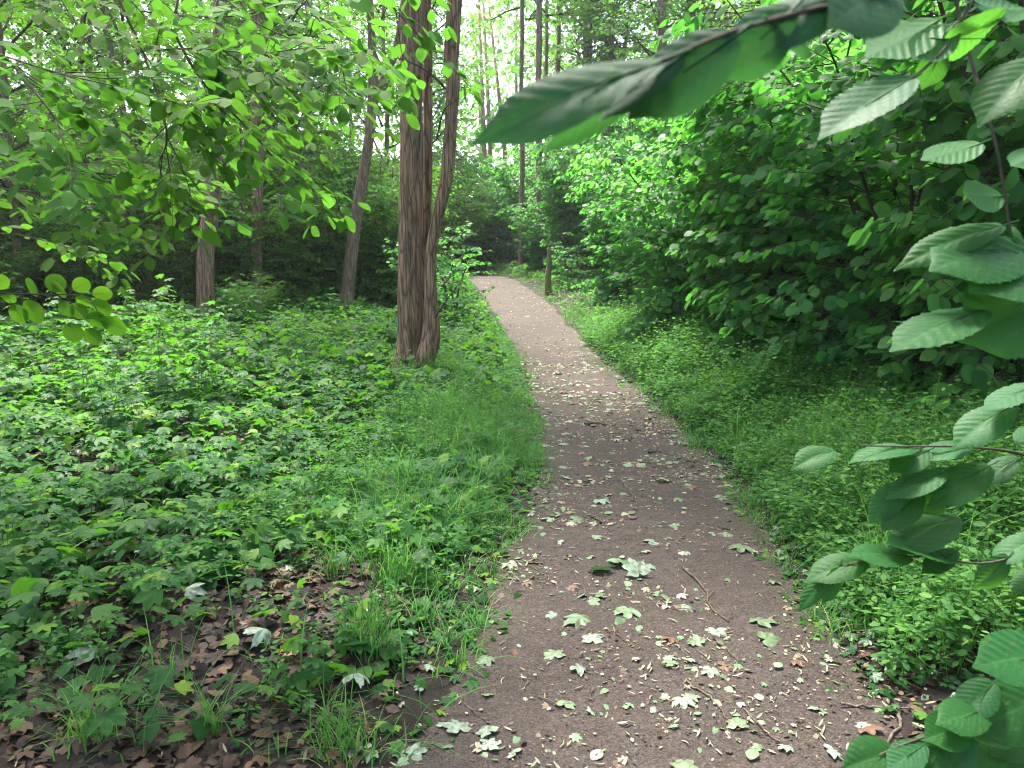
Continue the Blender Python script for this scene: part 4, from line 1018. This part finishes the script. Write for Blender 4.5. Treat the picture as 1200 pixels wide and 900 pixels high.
leaf_branch('hazel_branch', 'low hazel branch with broad ribbed leaves in the bottom right corner',
    [([(1280, 860, 1.15), (1200, 845, 1.12), (1130, 850, 1.1), (1060, 872, 1.08), (1030, 885, 1.07)], .0028), ([(1280, 860, 1.15), (1235, 800, 1.12), (1210, 760, 1.1)], .0022)],
    [((1238, 762, 1.12), (1146, 778, 1.02), (0, -.8, .6), 1.1), ((1232, 810, 1.12), (1148, 852, 1.03), (-.15, -.8, .55), 1.2), ((1165, 800, 1.12), (1128, 836, 1.06), (-.2, -.75, .6), 1.3), ((1158, 832, 1.1), (1102, 842, 1.04), (0, -.6, .8), 1.1),
     ((1132, 850, 1.1), (1084, 866, 1.04), (0, -.75, .6), 1.2), ((1052, 882, 1.08), (994, 893, 1.02), (0, -.5, .85), 1.1), ((1084, 872, 1.08), (1040, 902, 1.02), (0, -.7, .7), 1.2), ((1112, 868, 1.09), (1070, 910, 1.02), (.1, -.7, .7), 1.2),
     ((1140, 864, 1.1), (1098, 912, 1.03), (0, -.75, .6), 1.2), ((1180, 870, 1.11), (1124, 900, 1.04), (0, -.75, .6), 1.1), ((1206, 868, 1.12), (1162, 884, 1.06), (0, -.6, .8), 1.15), ((1225, 885, 1.12), (1180, 915, 1.05), (0, -.7, .6), 1.2)],
    HAZEL_HI, 'hazel_close', (1280, 860, 1.15), flat=.6, ds=.6, wk=.9)
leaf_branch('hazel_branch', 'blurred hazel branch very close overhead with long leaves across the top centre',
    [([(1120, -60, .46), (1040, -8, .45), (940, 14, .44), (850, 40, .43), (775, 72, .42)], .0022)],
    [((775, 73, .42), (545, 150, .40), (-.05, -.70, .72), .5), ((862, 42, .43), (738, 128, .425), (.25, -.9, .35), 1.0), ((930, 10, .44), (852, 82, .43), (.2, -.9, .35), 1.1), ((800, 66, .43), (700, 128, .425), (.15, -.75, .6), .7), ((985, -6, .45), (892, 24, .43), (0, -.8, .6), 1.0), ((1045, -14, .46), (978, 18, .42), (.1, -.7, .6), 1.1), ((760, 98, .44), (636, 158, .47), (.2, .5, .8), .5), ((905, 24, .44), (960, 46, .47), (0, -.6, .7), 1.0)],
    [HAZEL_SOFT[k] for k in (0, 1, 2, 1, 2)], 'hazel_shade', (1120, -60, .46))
leaf_branch('hazel_branch', 'dark diagonal hazel branch with large leaves in the top right corner',
    [([(1180, -80, 1.0), (1141, -4, .96), (1118, 38, .94), (1102, 62, .92), (1070, 92, .9)], .0030)],
    [((1100, 24, .95), (1010, 76, .92), (.1, .7, -.6), 1.05), ((1118, 30, .94), (1063, 84, .92), (.1, .7, -.5), 1.0), ((1105, 46, .93), (1196, 44, .98), (0, -.7, -.6), .85), ((1104, 58, .93), (1080, 104, .95), (.1, .8, -.5), 1.2), ((1068, 92, .9), (958, 158, .86), (-.2, -.55, .85), .8), ((1074, 90, .9), (1034, 112, .9), (0, -.6, .7), 1.0),
     ((1136, 0, .96), (1090, -20, .94), (0, .6, -.6), 1.1), ((1140, 2, .96), (1190, 26, 1.0), (0, .7, -.5), 1.1), ((1218, 70, .9), (1155, 120, .86), (-.3, -.7, .6), 1.15)],
    HAZEL_HI, 'hazel_close', (1180, -80, 1.0))
leaf_branch('hazel_branch', 'thin hanging hazel shoot with bright oval leaves near the right edge',
    [([(1110, -40, 1.12), (1136, 64, 1.1), (1150, 110, 1.08), (1166, 165, 1.06), (1176, 215, 1.05), (1190, 290, 1.04), (1230, 350, 1.04)], .0026), ([(1230, 350, 1.04), (1190, 355, 1.03), (1150, 364, 1.0)], .0016)],
    [((1150, 168, 1.07), (1076, 194, 1.05), (.1, .55, -.8), 1.0), ((1174, 230, 1.05), (1118, 236, 1.03), (0, .75, -.6), 1.2), ((1222, 175, 1.05), (1178, 206, 1.04), (.1, .7, -.6), 1.1), ((1196, 290, 1.04), (1100, 298, .97), (0, -.55, .8), 1.05), ((1222, 300, 1.03), (1140, 338, .96), (-.2, -.75, .6), 1.2), ((1230, 340, 1.03), (1146, 380, .96), (-.1, -.8, .5), 1.2),
     ((1152, 363, 1.0), (1044, 400, .92), (0, -.25, 1), .8), ((1176, 264, 1.04), (1056, 290, 1.0), (0, -.5, .8), .55), ((1185, 275, 1.04), (1226, 300, 1.08), (0, -.7, .6), 1.1)],
    HAZEL_HI, 'hazel_close', (1110, -40, 1.12))
rl = [(45, 345, 32, 328), (78, 345, 62, 333), (86, 340, 104, 328), (108, 345, 132, 342), (88, 350, 108, 354), (105, 355, 133, 363), (100, 372, 128, 376), (118, 376, 150, 386), (70, 352, 86, 370), (84, 356, 102, 372), (28, 352, 52, 376), (14, 356, 30, 378), (2, 345, 20, 352), (-12, 335, 10, 325), (60, 342, 70, 322), (100, 385, 118, 402), (80, 378, 92, 400)]
leaf_branch('young_branch', 'twig of round bright green leaves hanging at the left edge above the ground plants',
    [([(-70, 330, 2.3), (0, 343, 2.3), (50, 345, 2.3), (100, 348, 2.3), (118, 372, 2.3)], .0028), ([(50, 345, 2.3), (85, 358, 2.28), (104, 378, 2.28)], .0018)],
    [((a, b, 2.3), (c, d, 2.32), (.12 * (k % 3 - 1), .75, -.6 if k % 4 == 9 else .62), 1.25) for k, (a, b, c, d) in enumerate(rl)], [tpl_grid(12, 4, .42, prof_round, fold=.1, curl=.1, pleat=.005, nveins=7, serr=.015)], 'elm_close', (-70, 330, 2.3))

leaf_branch('withered_sprig', 'dark withered bundle of leaves hanging in front of the upright trunk on the left', [([(262, 40, 3.1), (258, 62, 3.1), (256, 80, 3.1)], .002)],
    [((257, 72, 3.1), (254, 112, 3.1), (.3, -.9, .1), .8), ((258, 76, 3.1), (262, 108, 3.08), (-.5, -.8, .1), .8), ((256, 78, 3.1), (249, 104, 3.1), (.7, -.7, .1), .8), ((256, 100, 3.1), (256, 150, 3.08), (.1, -1, .1), .7)], OVAL_HI, 'ivy', (262, 40, 3.1))

def spray_branch(name, label, lines, leaf, gap, seed, mat='elm', tpl=OVAL_MID, every=2, tl=(.25, .55), sub=1, tilt=.4, droop=.4, r=.006):
    rnd = random.Random(seed); o0 = at(*lines[0][0]); o = empty(name, o0); tag(o, label, 'branch'); fol = Fol(); tw = MB(); fo = MB()
    for li, pts in enumerate(lines):
        C = smooth_line([at(*p) - o0 for p in pts], 6 * len(pts)); tw = MB(); rr = r if li == 0 else r * .6
        tw.tube(C, np.linspace(rr, rr * .4, len(C)), 6); link('twig', tw.mesh('twig', [TWIG]), o)
        for i in range(2, len(C), every):
            d = Vector(C[min(i + 1, len(C) - 1)] - C[i - 1]).normalized(); lat = d.cross(UP)
            lat = lat.normalized() if lat.length > .2 else Vector((rnd.choice((-1, 1)), rnd.uniform(-1, 1), 0)).normalized()
            dd = d * .7 + lat * rnd.choice((-1, 1)) * rnd.uniform(.5, 1.1) + Vector((0, 0, rnd.uniform(-.4, .2)))
            spray(fol, fo, C[i], dd, rnd.uniform(*tl), leaf, gap, rnd, droop, sub, .0022, 1, tilt, 4, 0)
    fol.put(fo, tpl); link('foliage', fo.mesh('foliage', [G[mat], TWIG]), o)
spray_branch('elm_branch', 'dark curved elm branch drooping from the top edge on the left', [[(110, -90, 3.1), (140, 0, 3.0), (165, 55, 3.0), (181, 100, 2.95), (193, 140, 2.9), (195, 168, 2.9), (186, 190, 2.9)], [(165, 60, 3.0), (230, 57, 2.9), (300, 62, 2.8), (362, 56, 2.8)], [(190, 116, 2.95), (235, 120, 2.9), (262, 128, 2.9)]], .078, .05, 3, every=3)
spray_branch('elm_branch', 'leafy elm branch entering from the left edge below the top corner', [[(-90, 20, 2.8), (0, 64, 2.7), (30, 96, 2.65), (55, 125, 2.6), (70, 150, 2.6)], [(0, 64, 2.7), (50, 80, 2.6), (95, 92, 2.5)], [(-60, 170, 3.2), (20, 185, 3.0), (90, 200, 2.9), (140, 205, 2.9)]], .076, .05, 4, every=3)
spray_branch('elm_branch', 'spray of long bright leaves hanging in front of the reddish trunk on the left', [[(225, -60, 3.3), (205, 20, 3.2), (215, 60, 3.2), (245, 105, 3.15), (290, 150, 3.1), (330, 195, 3.05), (350, 215, 3.05)], [(245, -20, 3.2), (290, 20, 3.1), (340, 45, 3.0), (395, 60, 3.0)]], .085, .055, 5, every=4)
spray_branch('elm_branch', 'leafy lower branch spreading over the shade at the left edge', [[(-120, 230, 4.0), (-20, 222, 3.8), (60, 228, 3.7), (120, 245, 3.6), (150, 255, 3.6)], [(-20, 222, 3.8), (40, 200, 3.6), (110, 190, 3.5), (165, 200, 3.5)]], .08, .05, 6, every=3)
spray_branch('elm_branch', 'pale leaf spray at the top edge left of the three stemmed tree', [[(330, -80, 3.4), (360, 0, 3.3), (385, 40, 3.2), (400, 75, 3.2)], [(360, 0, 3.3), (330, 30, 3.2), (320, 60, 3.1)], [(420, -60, 3.6), (455, 0, 3.5), (468, 20, 3.5)]], .085, .055, 7, every=4)
spray_branch('elm_branch', 'finer leafy branch further in, between the reddish trunk and the forking tree', [[(240, -70, 5.4), (300, 30, 5.2), (360, 90, 5.1), (420, 130, 5.0)], [(300, 30, 5.2), (320, 90, 5.2), (330, 140, 5.1)], [(360, -60, 5.6), (420, 20, 5.4), (455, 70, 5.3)]], .085, .06, 12, every=3)
spray_branch('elm_branch', 'leafy branch hanging low against the dark shade left of the upright trunk', [[(-90, 130, 5.0), (0, 140, 4.9), (90, 160, 4.8), (170, 190, 4.7)], [(0, 140, 4.9), (60, 120, 4.8), (140, 125, 4.7), (215, 140, 4.7)], [(-90, 270, 5.2), (20, 275, 5.0), (80, 290, 4.9)]], .09, .06, 13, every=3)
spray_branch('elm_branch', 'high leafy branch across the top left corner', [[(-60, -90, 3.6), (60, -20, 3.5), (150, 10, 3.4), (250, 20, 3.4), (330, 10, 3.3)], [(60, -20, 3.5), (90, 30, 3.4), (110, 60, 3.4)]], .08, .055, 8, every=3)
print('verts', sum(len(o.data.vertices) for o in bpy.data.objects if o.type == 'MESH'), 'objects', len(bpy.data.objects))

# ------------------------------------------------------------------ thin haze volume, added to lift the far shadows
mb = MB(); x0, x1, y0, y1, z0, z1 = -72, 72, -68, 76, -2.5, 46
Vb = [(x, y, z) for z in (z0, z1) for y in (y0, y1) for x in (x0, x1)]
mb.add(Vb, [(0, 2, 3), (0, 3, 1), (4, 5, 7), (4, 7, 6), (0, 1, 5), (0, 5, 4), (2, 6, 7), (2, 7, 3), (0, 4, 6), (0, 6, 2), (1, 3, 7), (1, 7, 5)])
hm, t, out = new_mat('haze'); pv = ND(t, 'ShaderNodeVolumePrincipled'); pv.inputs['Color'].default_value = (.9, .96, 1, 1); pv.inputs['Density'].default_value = .0007; pv.inputs['Anisotropy'].default_value = .3
t.links.new(pv.outputs[0], out.inputs['Volume'])
tag(link('haze', mb.mesh('haze', [hm], False)), 'thin pale haze filling the wood, added to lift the far shadows', 'haze', kind='stuff')
